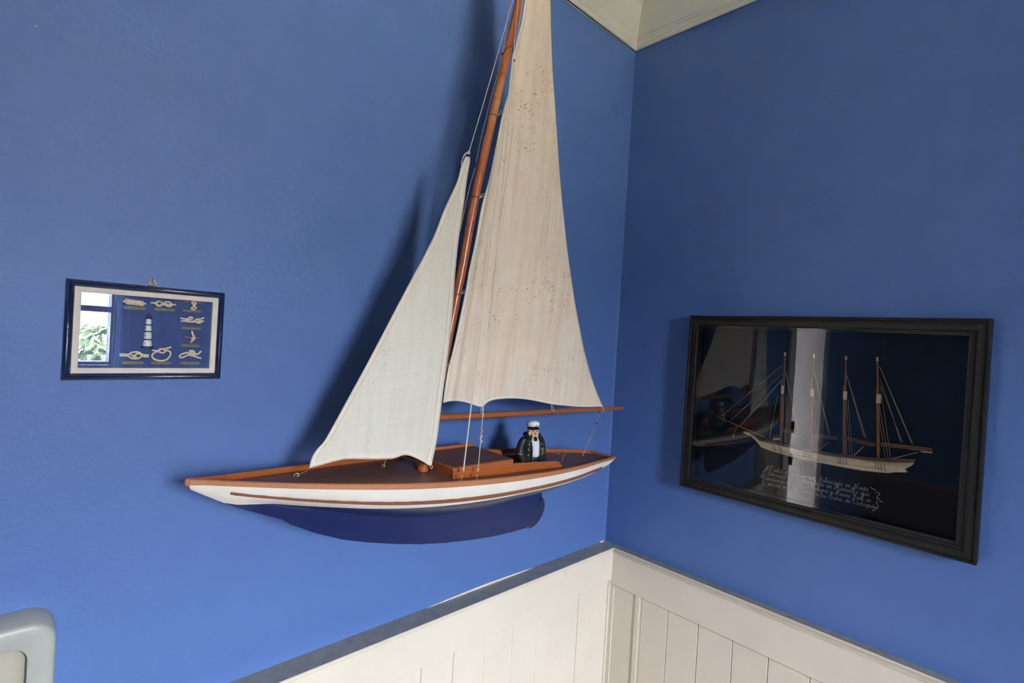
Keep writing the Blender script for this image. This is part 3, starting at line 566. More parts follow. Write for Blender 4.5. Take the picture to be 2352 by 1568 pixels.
# doorway (mirrored in the ship picture glass) and the unseen window added to light the hall
t = thing('door_1', 'open white doorway in the yacht wall, mirrored in the ship picture glass', 'doorway', ((DX0+DX1)/2, .06, 0)); struct(t)
b = MB()
for a_, b_ in (((DX0-.07, 0), (DX0+.02, DZ+.07)), ((DX1-.02, 0), (DX1+.07, DZ+.07)), ((DX0-.07, DZ-.02), (DX1+.07, DZ+.07))):
    b.box((a_[0], -.022, a_[1]), (b_[0], .17, b_[1]))
b.build('casing', M_['door'], t, smooth=False, bevel=.004)
for z in (1.22, 1.05): MB().tube([(DX1-.02, -.028, z-.03), (DX1-.02, -.028, z+.03)], .008).build('hinge', M_['iron'], t)
t = thing('added_hall_window', 'added unseen window lighting the hall from its end', 'window', (.08, .72, .8)); struct(t)
b = MB(); b.box((.05, .30, .4), (.11, .33, 2.3)).box((.05, 1.09, .4), (.11, 1.12, 2.3)).box((.05, .30, .4), (.11, 1.12, .43)).box((.05, .30, 2.27), (.11, 1.12, 2.3))
b.build('window_frame', M_['white_paint'], t, smooth=False)
MB().box((.07, .32, 1.44), (.10, 1.10, 1.48)).build('glazing_bar', M_['amber'], t, smooth=False)

# outdoors behind the window: lawn and bushes
struct(MB().box((-40, -90, -.6), (40, YB-.45, -.5)).build('ground', M_['grass'], smooth=False), 'pale sunlit gravel outside the window')
def bush(cx, cy, cz, rx, ry, rz, n_, seed, lab):
    random.seed(seed); b = MB()
    for _ in range(n_):
        d = Vector((random.gauss(0, 1), random.gauss(0, 1), random.gauss(0, 1))).normalized()*random.uniform(.55, 1.0)
        c = Vector((cx+d.x*rx, cy+d.y*ry, cz+d.z*rz)); s_ = random.uniform(.03, .07)
        a = Vector((random.gauss(0, 1), random.gauss(0, 1), random.gauss(0, 1))).normalized(); e = a.orthogonal().normalized(); 
        f_ = a.cross(e)
        b.add([c-e*s_, c-f_*s_*.45+a*s_*.12, c+e*s_, c+f_*s_*.45+a*s_*.12], [(0, 1, 2, 3)])
    t = thing('garden_bush', lab, 'bush', (cx, cy, -.5)); b.build('foliage', M_['leaf'], t, smooth=False)
    b = MB()
    for k in range(5):
        a = k*1.3; b.tube([(cx, cy, -.52), (cx+.1*math.cos(a), cy+.1*math.sin(a), .2), (cx+rx*.6*math.cos(a), cy+ry*.6*math.sin(a), cz)], [.03, .025, .01], 6)
    b.build('stem', M_['bark'], t)
bush(-2.25, -5.6, .72, .72, .6, .80, 2600, 1, 'leafy green bush left of centre outside the window')
bush(-.72, -5.9, .66, .72, .6, .86, 2600, 2, 'leafy green bush right of centre outside the window')
bush(-3.9, -6.6, .9, .9, .7, 1.0, 2000, 3, 'taller leafy bush at the left outside the window')
bush(.96, -6.9, .9, .9, .7, 1.0, 2000, 4, 'taller leafy bush at the right outside the window')
random.seed(11)

# ------------------------------------------------------------------ knot board picture on the yacht wall
def knot_board():
    x0, x1, z0, z1 = -1.2869, -1.0943, 1.5132, 1.6505
    t = thing('framed_knot_board', 'small navy framed knot and lighthouse display hanging left of the yacht', 'picture', ((x0+x1)/2, 0, z0))
    to3 = lambda u, v, h_: (u, -h_, v)
    b = MB(); b.frame_sweep((x0, x1, z0, z1), [(0, .001), (0, .010), (.0012, .0125), (.0030, .0135), (.0045, .0125), (.0052, .0150), (.0068, .0165), (.0084, .0150), (.0092, .0115), (.0092, .001)], to3)
    b.build('frame', M_['frame_blue'], t, angle=50)
    b = MB(); b.frame_sweep((x0+.0092, x1-.0092, z0+.0092, z1-.0092), [(0, .001), (0, .0125), (.0004, .0130), (.0070, .0118), (.0074, .0112), (.0074, .001)], to3)
    b.build('inner_slip', M_['slip'], t, angle=50)
    MB().box((x0+.008, -.004, z0+.008), (x1-.008, -.001, z1-.008)).build('backing_board', M_['board_blue'], t, smooth=False)
    MB().box((x0+.0155, -.0112, z0+.0155), (x1-.0155, -.0104, z1-.0155)).build('glass', M_['glass'], t, smooth=False)
    rg = [Vector((x, -.006, z)) for x, z in T['ringA']]
    b = MB().tube(catm([rg[0], rg[1], rg[2]], 1)+[], .0007) if False else MB()
    b.tube([rg[0].lerp(rg[1], .06), rg[1].lerp(rg[0], .05), rg[1].lerp(rg[2], .07), rg[2].lerp(rg[1], .07), rg[2].lerp(rg[0], .05), rg[0].lerp(rg[2], .06)], .0008, 8, closed=True)
    b.build('hanging_ring', M_['brass'], t)
    nl = MB().tube([(rg[0].x, 0, rg[0].z-.002), (rg[0].x, -.008, rg[0].z-.001)], .0011, 8); nl.build('nail', M_['iron'], t)
    for i in range(8):
        K = T['knots']['k%d' % i]; b = MB()
        if i == 0:
            a0, a1 = K[0][0], K[0][-1]; n_ = 8*12*1; pts = []
            b.tube([(a0[0], -.007, a0[1]), (a0[0]+.004, -.007, a0[1]-.001)], .0014, 8)
            for q in range(n_+1):
                u = q/n_; pts.append((a0[0]+.003+(a1[0]-a0[0]-.006)*u, -.0068+.0022*math.cos(u*2*PI*11), a0[1]+(a1[1]-a0[1])*u+.0032*math.sin(u*2*PI*11)))
            b.tube(pts, .0012, 6)
            b.tube([(a1[0]-.004, -.007, a1[1]+.001), (a1[0], -.007, a1[1])], .0014, 8)
            kb = b.build('rope_knot', M_['rope'], t)
        else:
            kb = None
            for q, L in enumerate(K):
                if i in (2, 4) and q == 1: continue
                P = catm([(x, -.0066-.0014*math.sin(j*1.9+q), z) for j, (x, z) in enumerate(L)], 6)
                b.tube(P, .0014 if i != 4 else .0016, 8)
            kb = b.build('rope_knot', M_['rope'], t)
            if i in (2, 4):
                (xa, za), (xb_, zb) = K[1]
                MB().tube([(xa, -.0062, za), (xb_, -.0062, zb)], .0006, 6).build('orange_stick', M_['orange'], kb)
    for (x, z) in T['plates']:
        b = MB(); pts = []
        for k in range(24):
            a = 2*PI*k/24; sx_ = .0110 if math.cos(a) > 0 else -.0110
            pts.append((x+sx_+.0022*math.cos(a), -.004, z+.0022*math.sin(a)))
        b.prism(pts, (0, -.0006, 0)); pl_ = b.build('name_plate', M_['plate'], t, smooth=False)
    lh = T['lh']; xs_ = lh[0][0]
    z_top, z_r, z_1, z_2, z_3, z_b = [q[1] for q in lh]
    cx = lh[3][0]
    def half(prof, name, mat, par, y0=-.0045):
        b = MB(); rings = []
        for r_, z in prof: rings.append([Vector((cx+r_*math.cos(PI*k/12), y0-.55*r_*math.sin(PI*k/12), z)) for k in range(13)])
        b.rings(rings); return b.build(name, mat, par, angle=45)
    L = half([(.0058, z_b), (.0048, z_3), (.0043, z_2), (.0037, z_1), (.0031, z_r)], 'lighthouse', M_['lh_white'], t)
    half([(.0003, z_top), (.0020, z_top-.002), (.0040, z_r+.0008), (.0046, z_r), (.0042, z_r-.0006)], 'roof', M_['lh_dark'], L, -.0043)
    for z, r_ in ((z_1, .0049), (z_2, .0051), (z_3, .0055)):
        half([(r_, z+.0012), (r_*1.04, z), (r_*.98, z-.0008)], 'gallery', M_['lh_dark'], L, -.0043)
    half([(.0074, z_b+.0014), (.0080, z_b-.0008), (.0076, z_b-.0018)], 'base', M_['lh_dark'], L, -.0043)
    for z in ((z_1+z_2)/2, (z_2+z_3)/2, (z_3+z_b)/2+.0004):
        MB().ell((cx-.0032, -.0068, z), (.0006, .0004, .0009), 8, 6).build('porthole', M_['lh_dark'], L)
knot_board()

# ------------------------------------------------------------------ ship picture on the right wall
def ship_picture():
    y0, y1, z0, z1 = -.8447, -.2502, 1.2373, 1.6944
    t = thing('framed_ship_model', 'large black framed glazed half model of a four masted ship', 'picture', (0, (y0+y1)/2, z0))
    to3 = lambda u, v, h_: (-h_, u, v)
    b = MB(); b.frame_sweep((y0, y1, z0, z1), [(0, .001), (0, .0335), (.0015, .0352), (.0050, .0350), (.0062, .0330), (.0075, .0335), (.0125, .0330), (.0180, .0305), (.0215, .0275), (.0230, .0278), (.0255, .0275), (.0262, .0262), (.0262, .001)], to3)
    b.build('frame', M_['frame_black'], t, angle=45)
    b = MB(); b.frame_sweep((y0+.025, y1-.025, z0+.025, z1-.025), [(0, .001), (0, .0235), (.006, .0225), (.0075, .020), (.0075, .001)], to3)
    b.build('inner_slip', plain('black_slip', (.008, .008, .007), .6), t, angle=50)
    MB().box((-.007, y0+.024, z0+.024), (-.002, y1-.024, z1-.024)).build('backing_board', M_['backing'], t, smooth=False)
    MB().prism([(-.0275, y1-.0262, z0+.0262), (-.0205, y0+.0262, z0+.0262), (-.0197, y0+.0262, z0+.0262), (-.0267, y1-.0262, z0+.0262)], (0, 0, z1-z0-.0524)).build('glass', M_['picture_b'], t, smooth=False)
    H = T['s_hull']
    b = MB(); n_ = len(H); cy_ = sum(p[0] for p in H)/n_; 
    front = []; 
    A = [Vector((-.0072, y, z)) for y, z in H]; Bm = [Vector((-.0125, y, z)) for y, z in H]
    def inset(y, z):
        # pull toward local mid height so that the relief is rounded
        near_ = sorted(H, key=lambda q: abs(q[0]-y))[:6]; mz = sum(q[1] for q in near_)/len(near_); return (y+(cy_-y)*.004, z+(mz-z)*.22)
    Cc = [Vector((-.0175, *inset(y, z))) for y, z in H]
    b.rings([A, Bm, Cc], cap=True)
    hull = b.build('ship_hull', M_['bone'], t, angle=60)
    r_ = T['s_rail']; MB().prism([(-.0195, y, z) for y, z in r_], (.009, 0, 0)).build('ship_rail', M_['ship_rail'], hull, smooth=False)
    pt = [(-.0200, y, z) for y, z in [(T['s_plates'][0][1][0], T['s_plates'][0][1][1]+.001), (T['s_plates'][6][1][0], T['s_plates'][6][1][1]-.0005), (T['s_plates'][10][1][0], T['s_plates'][10][1][1]), (T['s_plates'][14][1][0], T['s_plates'][14][1][1]+.001)]]
    MB().tube(catm(pt, 5), .00022, 5).build('pinstripe', M_['ink'], hull)
    for P in T['s_plates']:
        (ya, za), (yb_, zb) = P
        MB().tube([(-.0205, ya, za), (-.0200, yb_, zb)], .0004, 6).ell((-.0202, yb_, zb), (.0008, .0008, .0010), 8, 6).build('chain_plate', M_['ink'], hull)
    for i, L in enumerate(T['s_masts']):
        P = [(-.0135, y, z) for y, z in L]
        rr = [.0016, .0017, .0024, .0027]
        ms = MB().tube(P, rr[-len(P):], 8).build('ship_mast', M_['ship_mast'], t)
        MB().tube([P[0], P[1] if i else (P[1][0], P[1][1], P[1][2])], .0021, 8).build('mast_cap', M_['bone'], ms)
        (ya, za), (yb_, zb) = T['s_doubling'][i]
        MB().box((-.0165, min(ya, yb_)-.0034, zb), (-.011, max(ya, yb_)+.0034, za)).build('crosstree', M_['bone'], ms, smooth=False, bevel=.0008)
        # lower mast beside the topmast
        MB().tube([(-.0145, ya+.0035, za+.012), (-.0145, L[-1][0]+.0022, L[-1][1])], .0016, 8).build('lower_mast', M_['ship_mast'], ms)
    (ya, za), (yb_, zb) = T['s_sprit']
    MB().tube([(-.0145, ya, za), (-.0145, yb_, zb)], [.0009, .0026], 8).build('bowsprit', M_['ship_mast'], t)
    P = [(-.016, y, z) for y, z in T['s_striker']]
    sk = MB().tube(P[:2], .0009, 6).build('dolphin_striker', M_['ship_mast'], t); MB().tube(P[1:], .0014, 6).build('striker_tip', M_['bone'], sk)
    for L in T['s_booms']:
        A_, B_ = [Vector((-.0155, y, z)) for y, z in L]
        pts = [A_.lerp(B_, i/14) for i in range(15)]
        rad = [.0036*(1+.25*math.sin(i*2.3))*(.55 if i in (0, 14) else 1) for i in range(15)]
        o = MB().tube(pts, rad, 10).build('furled_sail', M_['furled'], t)
        MB().tube([A_+Vector((-.002, 0, .0042)), B_+Vector((-.002, 0, .0042))], .0007, 6).build('gaff', M_['ship_mast'], o)
    (ya, za), (yb_, zb) = T['s_boomend']
    MB().tube([(-.0165, ya, za), (-.0165, yb_, zb)], .0011, 6).build('boom_end', M_['bone'], t)
    for L in T['s_lines']:
        MB().tube([(-.018, y, z) for y, z in L], .00055, 5).build('rigging_line', M_['rig'], t)
    MB().prism([(-.0145, y, z) for y, z in T['s_flag']], (.0004, 0, 0)).build('flag', M_['flag'], t, smooth=False)
    MB().prism([(-.0155, y, z) for y, z in T['s_house']], (.006, 0, 0)).build('deck_house', plain('house_white', (.55, .60, .62), .6), t, smooth=False)
    lettering(t)

# single stroke cursive alphabet, unit = x height; (advance, strokes)
G = {
 'a': (1.15, [[(.95, .9), (.6, 1), (.15, .75), (.1, .25), (.4, 0), (.75, .2), (.92, .8), (.92, .3), (1.15, .05)]]),
 'b': (1.0, [[(0, .1), (.3, 1.2), (.5, 2.1), (.25, 2.1), (.2, 1), (.2, .2), (.5, 0), (.8, .3), (.75, .8), (.4, .8)], [(.7, .85), (1.0, .8)]]),
 'c': (.95, [[(.8, .8), (.5, 1), (.15, .7), (.1, .3), (.4, 0), (.95, .15)]]),
 'd': (1.2, [[(.9, .85), (.5, 1), (.12, .65), (.15, .15), (.5, 0), (.85, .4), (1.0, 2.0), (.92, .4), (1.2, .05)]]),
 'e': (.9, [[(0, .3), (.6, .55), (.65, .95), (.35, 1), (.1, .5), (.3, .02), (.9, .15)]]),
 'f': (.9, [[(.0, .1), (.45, 1.2), (.7, 2.1), (.4, 2.0), (.25, .5), (.1, -1.0)], [(.05, .75), (.85, .85)]]),
 'g': (1.1, [[(.9, .9), (.5, 1), (.12, .6), (.3, .05), (.75, .3), (.92, .9), (.8, -.7), (.4, -1.0), (.2, -.7), (1.1, .1)]]),
 'h': (1.1, [[(0, .1), (.35, 1.3), (.45, 2.0), (.2, 1.9), (.1, 0)], [(.1, .3), (.5, .95), (.75, .7), (.75, .2), (1.1, .05)]]),
 'i': (.65, [[(0, .1), (.3, 1), (.25, .25), (.65, .05)], [(.38, 1.45), (.42, 1.5)]]),
 'j': (.7, [[(.1, .5), (.4, 1), (.3, -.7), (.0, -1.0), (-.1, -.6), (.7, .1)], [(.45, 1.45), (.5, 1.5)]]),
 'k': (1.0, [[(0, .1), (.35, 1.9), (.15, 1.9), (.1, 0)], [(.8, .95), (.15, .45), (1.0, .0)]]),
 'l': (.6, [[(0, .1), (.4, 1.4), (.4, 2.05), (.15, 1.8), (.15, .2), (.6, .05)]]),
 'm': (1.7, [[(0, .3), (.2, 1), (.2, 0)], [(.2, .4), (.55, 1), (.72, .7), (.72, 0)], [(.72, .4), (1.1, 1), (1.28, .7), (1.28, .15), (1.7, .05)]]),
 'n': (1.2, [[(0, .3), (.2, 1), (.2, 0)], [(.2, .4), (.55, 1), (.78, .7), (.78, .15), (1.2, .05)]]),
 'o': (1.05, [[(.6, 1), (.15, .75), (.1, .25), (.45, 0), (.8, .3), (.75, .85), (.5, 1), (.75, .8), (1.05, .85)]]),
 'p': (1.1, [[(0, .3), (.25, 1), (.1, -1.0)], [(.2, .5), (.6, 1), (.85, .6), (.6, .02), (.2, .15)], [(.6, .02), (1.1, .1)]]),
 'q': (1.1, [[(.9, .9), (.5, 1), (.12, .6), (.3, .05), (.75, .3), (.92, .9), (.85, -1.0)], [(.85, -.2), (1.1, .1)]]),
 'r': (.85, [[(0, .1), (.2, 1), (.3, .8), (.6, .85), (.5, .2), (.85, .05)]]),
 's': (.8, [[(0, .1), (.4, 1), (.3, .6), (.6, .2), (.3, .0), (.1, .1)], [(.5, .05), (.8, .1)]]),
 't': (.7, [[(0, .1), (.35, 1.6), (.25, .2), (.7, .05)], [(0, 1.1), (.65, 1.2)]]),
 'u': (1.15, [[(0, .9), (.1, 1), (.12, .2), (.4, 0), (.75, .4), (.82, 1), (.8, .2), (1.15, .05)]]),
 'v': (1.0, [[(0, .8), (.15, 1), (.35, 0), (.7, .8), (.7, 1), (1.0, .85)]]),
 'y': (1.1, [[(0, .9), (.15, 1), (.2, .3), (.5, .1), (.85, 1), (.6, -.7), (.2, -1.0), (.1, -.6), (1.1, .1)]]),
 '1': (.8, [[(.1, 1.2), (.4, 1.8), (.35, 0)]]), '9': (1.1, [[(.85, 1.4), (.5, 1.8), (.15, 1.4), (.4, 1.0), (.85, 1.3), (.8, .4), (.5, 0)]]),
 '2': (1.1, [[(.1, 1.4), (.5, 1.8), (.85, 1.4), (.4, .7), (.1, .05), (.5, .2), (1.0, 0)]]), '6': (1.1, [[(.7, 1.8), (.25, 1.1), (.15, .4), (.5, 0), (.8, .35), (.5, .8), (.2, .5)]]),
 'P': (1.7, [[(-.3, 1.2), (-.5, 1.9), (.3, 2.3), (1.0, 2.3), (1.3, 1.8), (1.0, 1.4), (.7, 1.7)], [(.55, 2.3), (.45, .4), (.1, 0), (-.2, .3), (.2, .6)]]),
 'D': (1.9, [[(-.3, 1.9), (.2, 2.4), (.9, 2.2), (1.4, 1.5), (1.3, .5), (.7, 0), (.1, .1), (-.3, .4), (.2, .6), (.5, 2.1)]]),
 'N': (1.9, [[(-.2, .3), (.1, 0), (.35, .8), (.6, 2.1), (.85, 1.0), (1.1, .05), (1.3, 1.3), (1.6, 2.2), (1.9, 2.0)]]),
 'A': (1.5, [[(.9, 1.4), (.5, 1.6), (.1, 1.0), (.2, .2), (.7, .1), (1.1, .9), (1.1, 1.5), (1.1, .3), (1.5, .05)]]),
 'M': (2.2, [[(-.2, .3), (.1, 0), (.4, 1.0), (.6, 2.0), (.8, .5), (1.2, 2.0), (1.4, .5), (1.6, .05), (2.1, .3)], [(-.1, 1.7), (.3, 2.0)]]),
 'L': (1.4, [[(.95, 1.7), (.7, 2.0), (.45, 1.6), (.40, .6), (.15, .05), (.05, .25), (.4, .2), (.9, 0), (1.4, .25)]]),
 'H': (1.7, [[(.0, 1.6), (.3, 1.9), (.3, .9), (.1, 0)], [(1.2, 2.0), (1.0, 1.0), (.9, .2), (1.3, .0)], [(.2, .9), (1.1, 1.05)]]),
 'Y': (1.5, [[(-.1, 1.7), (.2, 2.0), (.3, 1.2), (.7, 1.1), (1.1, 2.0), (.8, .3), (.3, -.8), (.1, -.5), (.9, .3)]]),
 'C': (1.3, [[(1.0, 1.5), (.6, 1.7), (.15, 1.1), (.15, .4), (.6, 0), (1.2, .2)]]),
}
def lettering(t):
    X_ = -.0078
    lines = ['Pailebot  Douamont  fabricado en Norte', 'America y  matriculado en Marsella que', 'rindiendo viaje a La Habana y Nueva York se', 'perdi\u00f3 en 1926 frente a las costas de Cadaqu\u00e9s']
    for txt, (A_, B_) in zip(lines, T['text']):
        b = MB(); total = 0
        for ch in txt:
            total += .85 if ch == ' ' else G[{'\u00f3': 'o', '\u00e9': 'e'}.get(ch, ch)][0]+.08
        dy, dz = (B_[0]-A_[0])/total, (B_[1]-A_[1])/total
        sc = abs(dy); pen = 0; hk = sc*1.12
        for ch in txt:
            if ch == ' ': pen += .85; continue
            g = G[{'\u00f3': 'o', '\u00e9': 'e'}.get(ch, ch)]
            st = list(g[1])
            if ch in '\u00f3\u00e9': st.append([(.4, 1.3), (.65, 1.75)])
            for s_ in st:
                P = []
                for (px_, py_) in s_:
                    k = pen+px_+.16*py_; P.append((X_, A_[0]+dy*k, A_[1]+dz*k+py_*hk))
                b.tube(catm(P, 4) if len(P) > 2 else [Vector(p) for p in P], .00030, 4)
            pen += g[0]+.08
        o = b.build('inscription_line', M_['chalk'], t)
    for key in ('scrollL', 'scrollR'):
        b = MB()
        for L in T[key]: b.tube(catm([(X_, y, z) for y, z in L], 4) if len(L) > 2 else [(X_, y, z) for y, z in L], .0005, 5)
        b.build('scroll_flourish', M_['chalk'], t)
ship_picture()

# ------------------------------------------------------------------ grey panel on the wall, lower left
def dispenser():
    x1, z1 = T['box'][0][0], 1.2065; x0 = x1-.20; z0 = .86
    t = thing('wall_box', 'pale grey rounded plastic wall box with sunk beige front, lower left corner', 'wall box', ((x0+x1)/2, 0, z0))
    def rr(x0, x1, z0, z1, r, y, n_=10):
        out = []
        for cx, cz, a0 in ((x1-r, z1-r, 0), (x0+r, z1-r, PI/2), (x0+r, z0+r, PI), (x1-r, z0+r, 1.5*PI)):
            for k in range(n_+1):
                a = a0+PI/2*k/n_; out.append(Vector((cx+r*math.cos(a), y, cz+r*math.sin(a))))
        return out
    b = MB(); f = .027
    b.rings([rr(x0, x1, z0, z1, .028, -.0005), rr(x0, x1, z0, z1, .028, -.046), rr(x0+.003, x1-.003, z0+.003, z1-.003, .026, -.0495),
             rr(x0+.007, x1-.007, z0+.007, z1-.007, .024, -.0505), rr(x0+f-.002, x1-f+.002, z0+f-.002, z1-f+.002, .019, -.0515), rr(x0+f, x1-f, z0+f, z1-f, .018, -.0505), rr(x0+f+.001, x1-f-.001, z0+f+.001, z1-f-.001, .018, -.043)], cap=False)
    b.build('cover', M_['disp'], t, angle=50)
    b = MB(); b.rings([rr(x0+f-.001, x1-f+.001, z0+f-.001, z1-f+.001, .018, -.030), rr(x0+f-.001, x1-f+.001, z0+f-.001, z1-f+.001, .018, -.043)]); b.build('recess', M_['disp_line'], t, smooth=False)
    b = MB(); b.rings([rr(x0+f+.0022, x1-f-.0022, z0+f+.0022, z1-f-.0022, .016, -.040), rr(x0+f+.0022, x1-f-.0022, z0+f+.0022, z1-f-.0022, .016, -.0455), rr(x0+f+.0034, x1-f-.0034, z0+f+.0034, z1-f-.0034, .015, -.0465)]); b.build('front_panel', M_['disp_in'], t, angle=50)
dispenser()

# ------------------------------------------------------------------ the model yacht
YC = -.13
XB, XS = -1.157, -.228
def poly(c, x):
    r = 0
    for k in c: r = r*x+k
    return r
def interp(xs, ys, x):
    if x <= xs[0]: return ys[0]
    if x >= xs[-1]: return ys[-1]
    for i in range(len(xs)-1):
        if x <= xs[i+1]:
            g = lambda j: (ys[min(j+1, len(xs)-1)]-ys[max(j-1, 0)])/(xs[min(j+1, len(xs)-1)]-xs[max(j-1, 0)])
            d = xs[i+1]-xs[i]; t = (x-xs[i])/d
            return (2*t**3-3*t**2+1)*ys[i]+(t**3-2*t**2+t)*d*g(i)+(-2*t**3+3*t**2)*ys[i+1]+(t**3-t**2)*d*g(i+1)
def hb(x):                                # half breadth at the rail
    s = (x-XB)/(XS-XB)
    if s <= 0: return .0
    v_ = interp(T['half_s'], T['half_h'], s)
    if s < .05: v_ = max(v_, .0035+.0*s)
    return v_
HEEL = .019
def zheel(x, y): return (y-(YC-hb(x)))*HEEL
def zr(x): return poly(T['sheer_poly'], max(x, -1.150))+(0 if x > -1.150 else .0008)
def zrb(x): return min(zr(x)-.0035, poly(T['railb_poly'], max(x, -1.150)))
def zw(x):
    a = poly(T['wl_poly'], min(max(x, -1.112), -.351))
    if x < -1.112: a += (x+1.112)*-.20
    if x < -1.04: a -= (-1.04-x)*.045
    if x > -.351: a = 1.3000+(x+.351)*-.01+max(0, (x+.351))**2*1.0*0
    return a
KX = [q[0] for q in T['keel']]; KZ = [q[1] for q in T['keel']]
def zk(x):
    if x <= KX[0]: return KZ[0]
    if x >= KX[-1]: return KZ[-1]
    for i in range(len(KX)-1):
        if x <= KX[i+1]:
            t = (x-KX[i])/max(KX[i+1]-KX[i], 1e-6); return KZ[i]+(KZ[i+1]-KZ[i])*t
    return KZ[-1]
# canoe body bottom line, above the fin keel
CB = [(-1.157, 1.386), (-1.10, 1.357), (-1.03, 1.332), (-.97, 1.314), (-.90, 1.292), (-.80, 1.268), (-.70, 1.256), (-.62, 1.257), (-.54, 1.266), (-.47, 1.280), (-.40, 1.2885), (-.33, 1.294), (-.28, 1.299), (-.228, 1.313)]
def zc_(x): return interp([q[0] for q in CB], [q[1] for q in CB], x)

yacht = thing('model_yacht', 'wooden model sailing yacht with white and navy hull mounted on the blue wall', 'model boat', (-.7, YC, zk(-.7)))
NX = 92
xs_ = [XB+(XS-XB)*(i/NX) for i in range(NX+1)]
xs_[0] = XB; xs_[1] = XB+.003
xs_ = sorted(set(xs_+[KX[i] for i in range(len(KX)) if XB < KX[i] < XS]))
def section(x):
    """half section of the hull from rail bottom to keel: list of (half width, z, zone)"""
    H = hb(x); z0 = zrb(x); kz = min(zk(x), z0-.0008); w_ = max(min(zw(x), z0-.0006), kz+.0001); c = max(min(zc_(x), w_), kz)
    if w_ <= kz+.0002: w_ = kz+.0002; c = kz+.0001
    c = max(c, kz); fin = .0085 if kz < c-.004 else .0012
    fin = min(fin, H*.5+.0006)
    out = []
    n1, n2, n3 = 7, 12, 5
    depth = z0-c
    k_ = min(max((x+.62)/.38, 0), 1); k_ = k_*k_*(3-2*k_)
    def half(z):
        u = min(max((z0-z)/max(depth, 1e-5), 0), 1)
        return fin+(H-fin)*max(0, 1-u**(2.6+5.4*k_))**(1.10-.78*k_)
    for i in range(n1+1):
        z = z0+(w_-z0)*i/n1; out.append((half(z), z))
    for i in range(1, n2+1):
        z = w_+(c-w_)*i/n2; out.append((half(z), z))
    for i in range(1, n3+1):
        z = c+(kz-c)*i/n3; q = i/n3; out.append((fin*(1-.35*q), z))
    out.append((.0, kz-.0002))
    return out, n1
b = MB(); rows = []
for x in xs_:
    sec, n1 = section(x)
    ring = [Vector((x, YC-h_, z+zheel(x, YC-h_))) for h_, z in sec]+[Vector((x, YC+h_, z+zheel(x, YC+h_)*1.0)) for h_, z in sec[::-1]][1:]
    rows.append(ring)
seg = len(rows[0]); vs = [v for r_ in rows for v in r_]; 
fs0, fs1 = [], []
for i in range(len(rows)-1):
    for k in range(seg-1):
        f = (i*seg+k, i*seg+k+1, (i+1)*seg+k+1, (i+1)*seg+k)
        (fs0 if (k < n1 or k >= seg-1-n1) else fs1).append(f)
b.v = [tuple(v) for v in vs]; b.f = fs0+fs1; b.mi = [0]*len(fs0)+[1]*len(fs1)
b.f.append(tuple((len(rows)-1)*seg+k for k in range(seg))); b.mi.append(0)
b.f.append(tuple(k for k in range(seg))); b.mi.append(0)
hull = b.build('hull', [M_['hull_white'], M_['hull_blue']], yacht, angle=60)
# rail cap (both sides plus transom), and low bulwark inside
def rail(sgn):
    b = MB(); R = []
    for x in xs_[1:]:
        H = hb(x)+.0022; zt_ = zr(x); zb_ = zrb(x)-.0006; th = min(.0060, H*.9)
        yo, yi = YC+sgn*H, YC+sgn*max(H-th, .0004)
        R.append([Vector((x, yo, zb_+zheel(x, yo))), Vector((x, yo, zt_-.0012+zheel(x, yo))), Vector((x, yo-sgn*.0012, zt_+zheel(x, yo))), Vector((x, yi, zt_+zheel(x, yi))), Vector((x, yi, zt_-.0125+zheel(x, yi))), Vector((x, yi+sgn*.001, zb_+zheel(x, yo)))])
    b.rings(R); return b.build('rail', M_['wood_rail'] if sgn < 0 else M_['wood_red'], yacht, angle=35)
rail(-1); rail(1)
H_ = hb(XS)+.0022
b = MB(); b.box((XS-.001, YC-H_, zrb(XS)-.001), (XS+.004, YC+H_, zr(XS)+.0008)); b.build('transom_rail', M_['wood_rail'], yacht, smooth=False, bevel=.001)
MB().ell((XB-.0005, YC, zr(XB)-.0045), (.0035, .0045, .0055)).build('stem_cap', M_['wood_rail'], yacht)
# brown rubbing strake on each side
def hull_half(x, z):
    sec, _ = section(x)
    for (h0, z0), (h1, z1) in zip(sec, sec[1:]):
        if z1 <= z <= z0: return h0+(h1-h0)*((z0-z)/max(z0-z1, 1e-6))
    return sec[0][0]
for sgn in (-1, 1):
    b = MB(); R = []
    X0, X1 = -1.108, -.302
    for i in range(61):
        x = X0+(X1-X0)*i/60; zt_ = poly(T['strake_t_poly'], x)+.0004*math.sin(i*2.7)*(i < 30); zb_ = poly(T['strake_b_poly'], x)
        zm = (zt_+zb_)/2; k = .0012
        yt, ym, yb2 = [YC+sgn*(hull_half(x, z)) for z in (zt_, zm, zb_)]
        R.append([Vector((x, yt, zt_+zheel(x, yt))), Vector((x, yt+sgn*k, zt_-.0006+zheel(x, yt))), Vector((x, ym+sgn*k*1.5, zm+zheel(x, ym))), Vector((x, yb2+sgn*k, zb_+.0006+zheel(x, yb2))), Vector((x, yb2-sgn*.0005, zb_+zheel(x, yb2)))])
    b.rings(R); b.build('rubbing_strake', M_['strake'], yacht, angle=50)
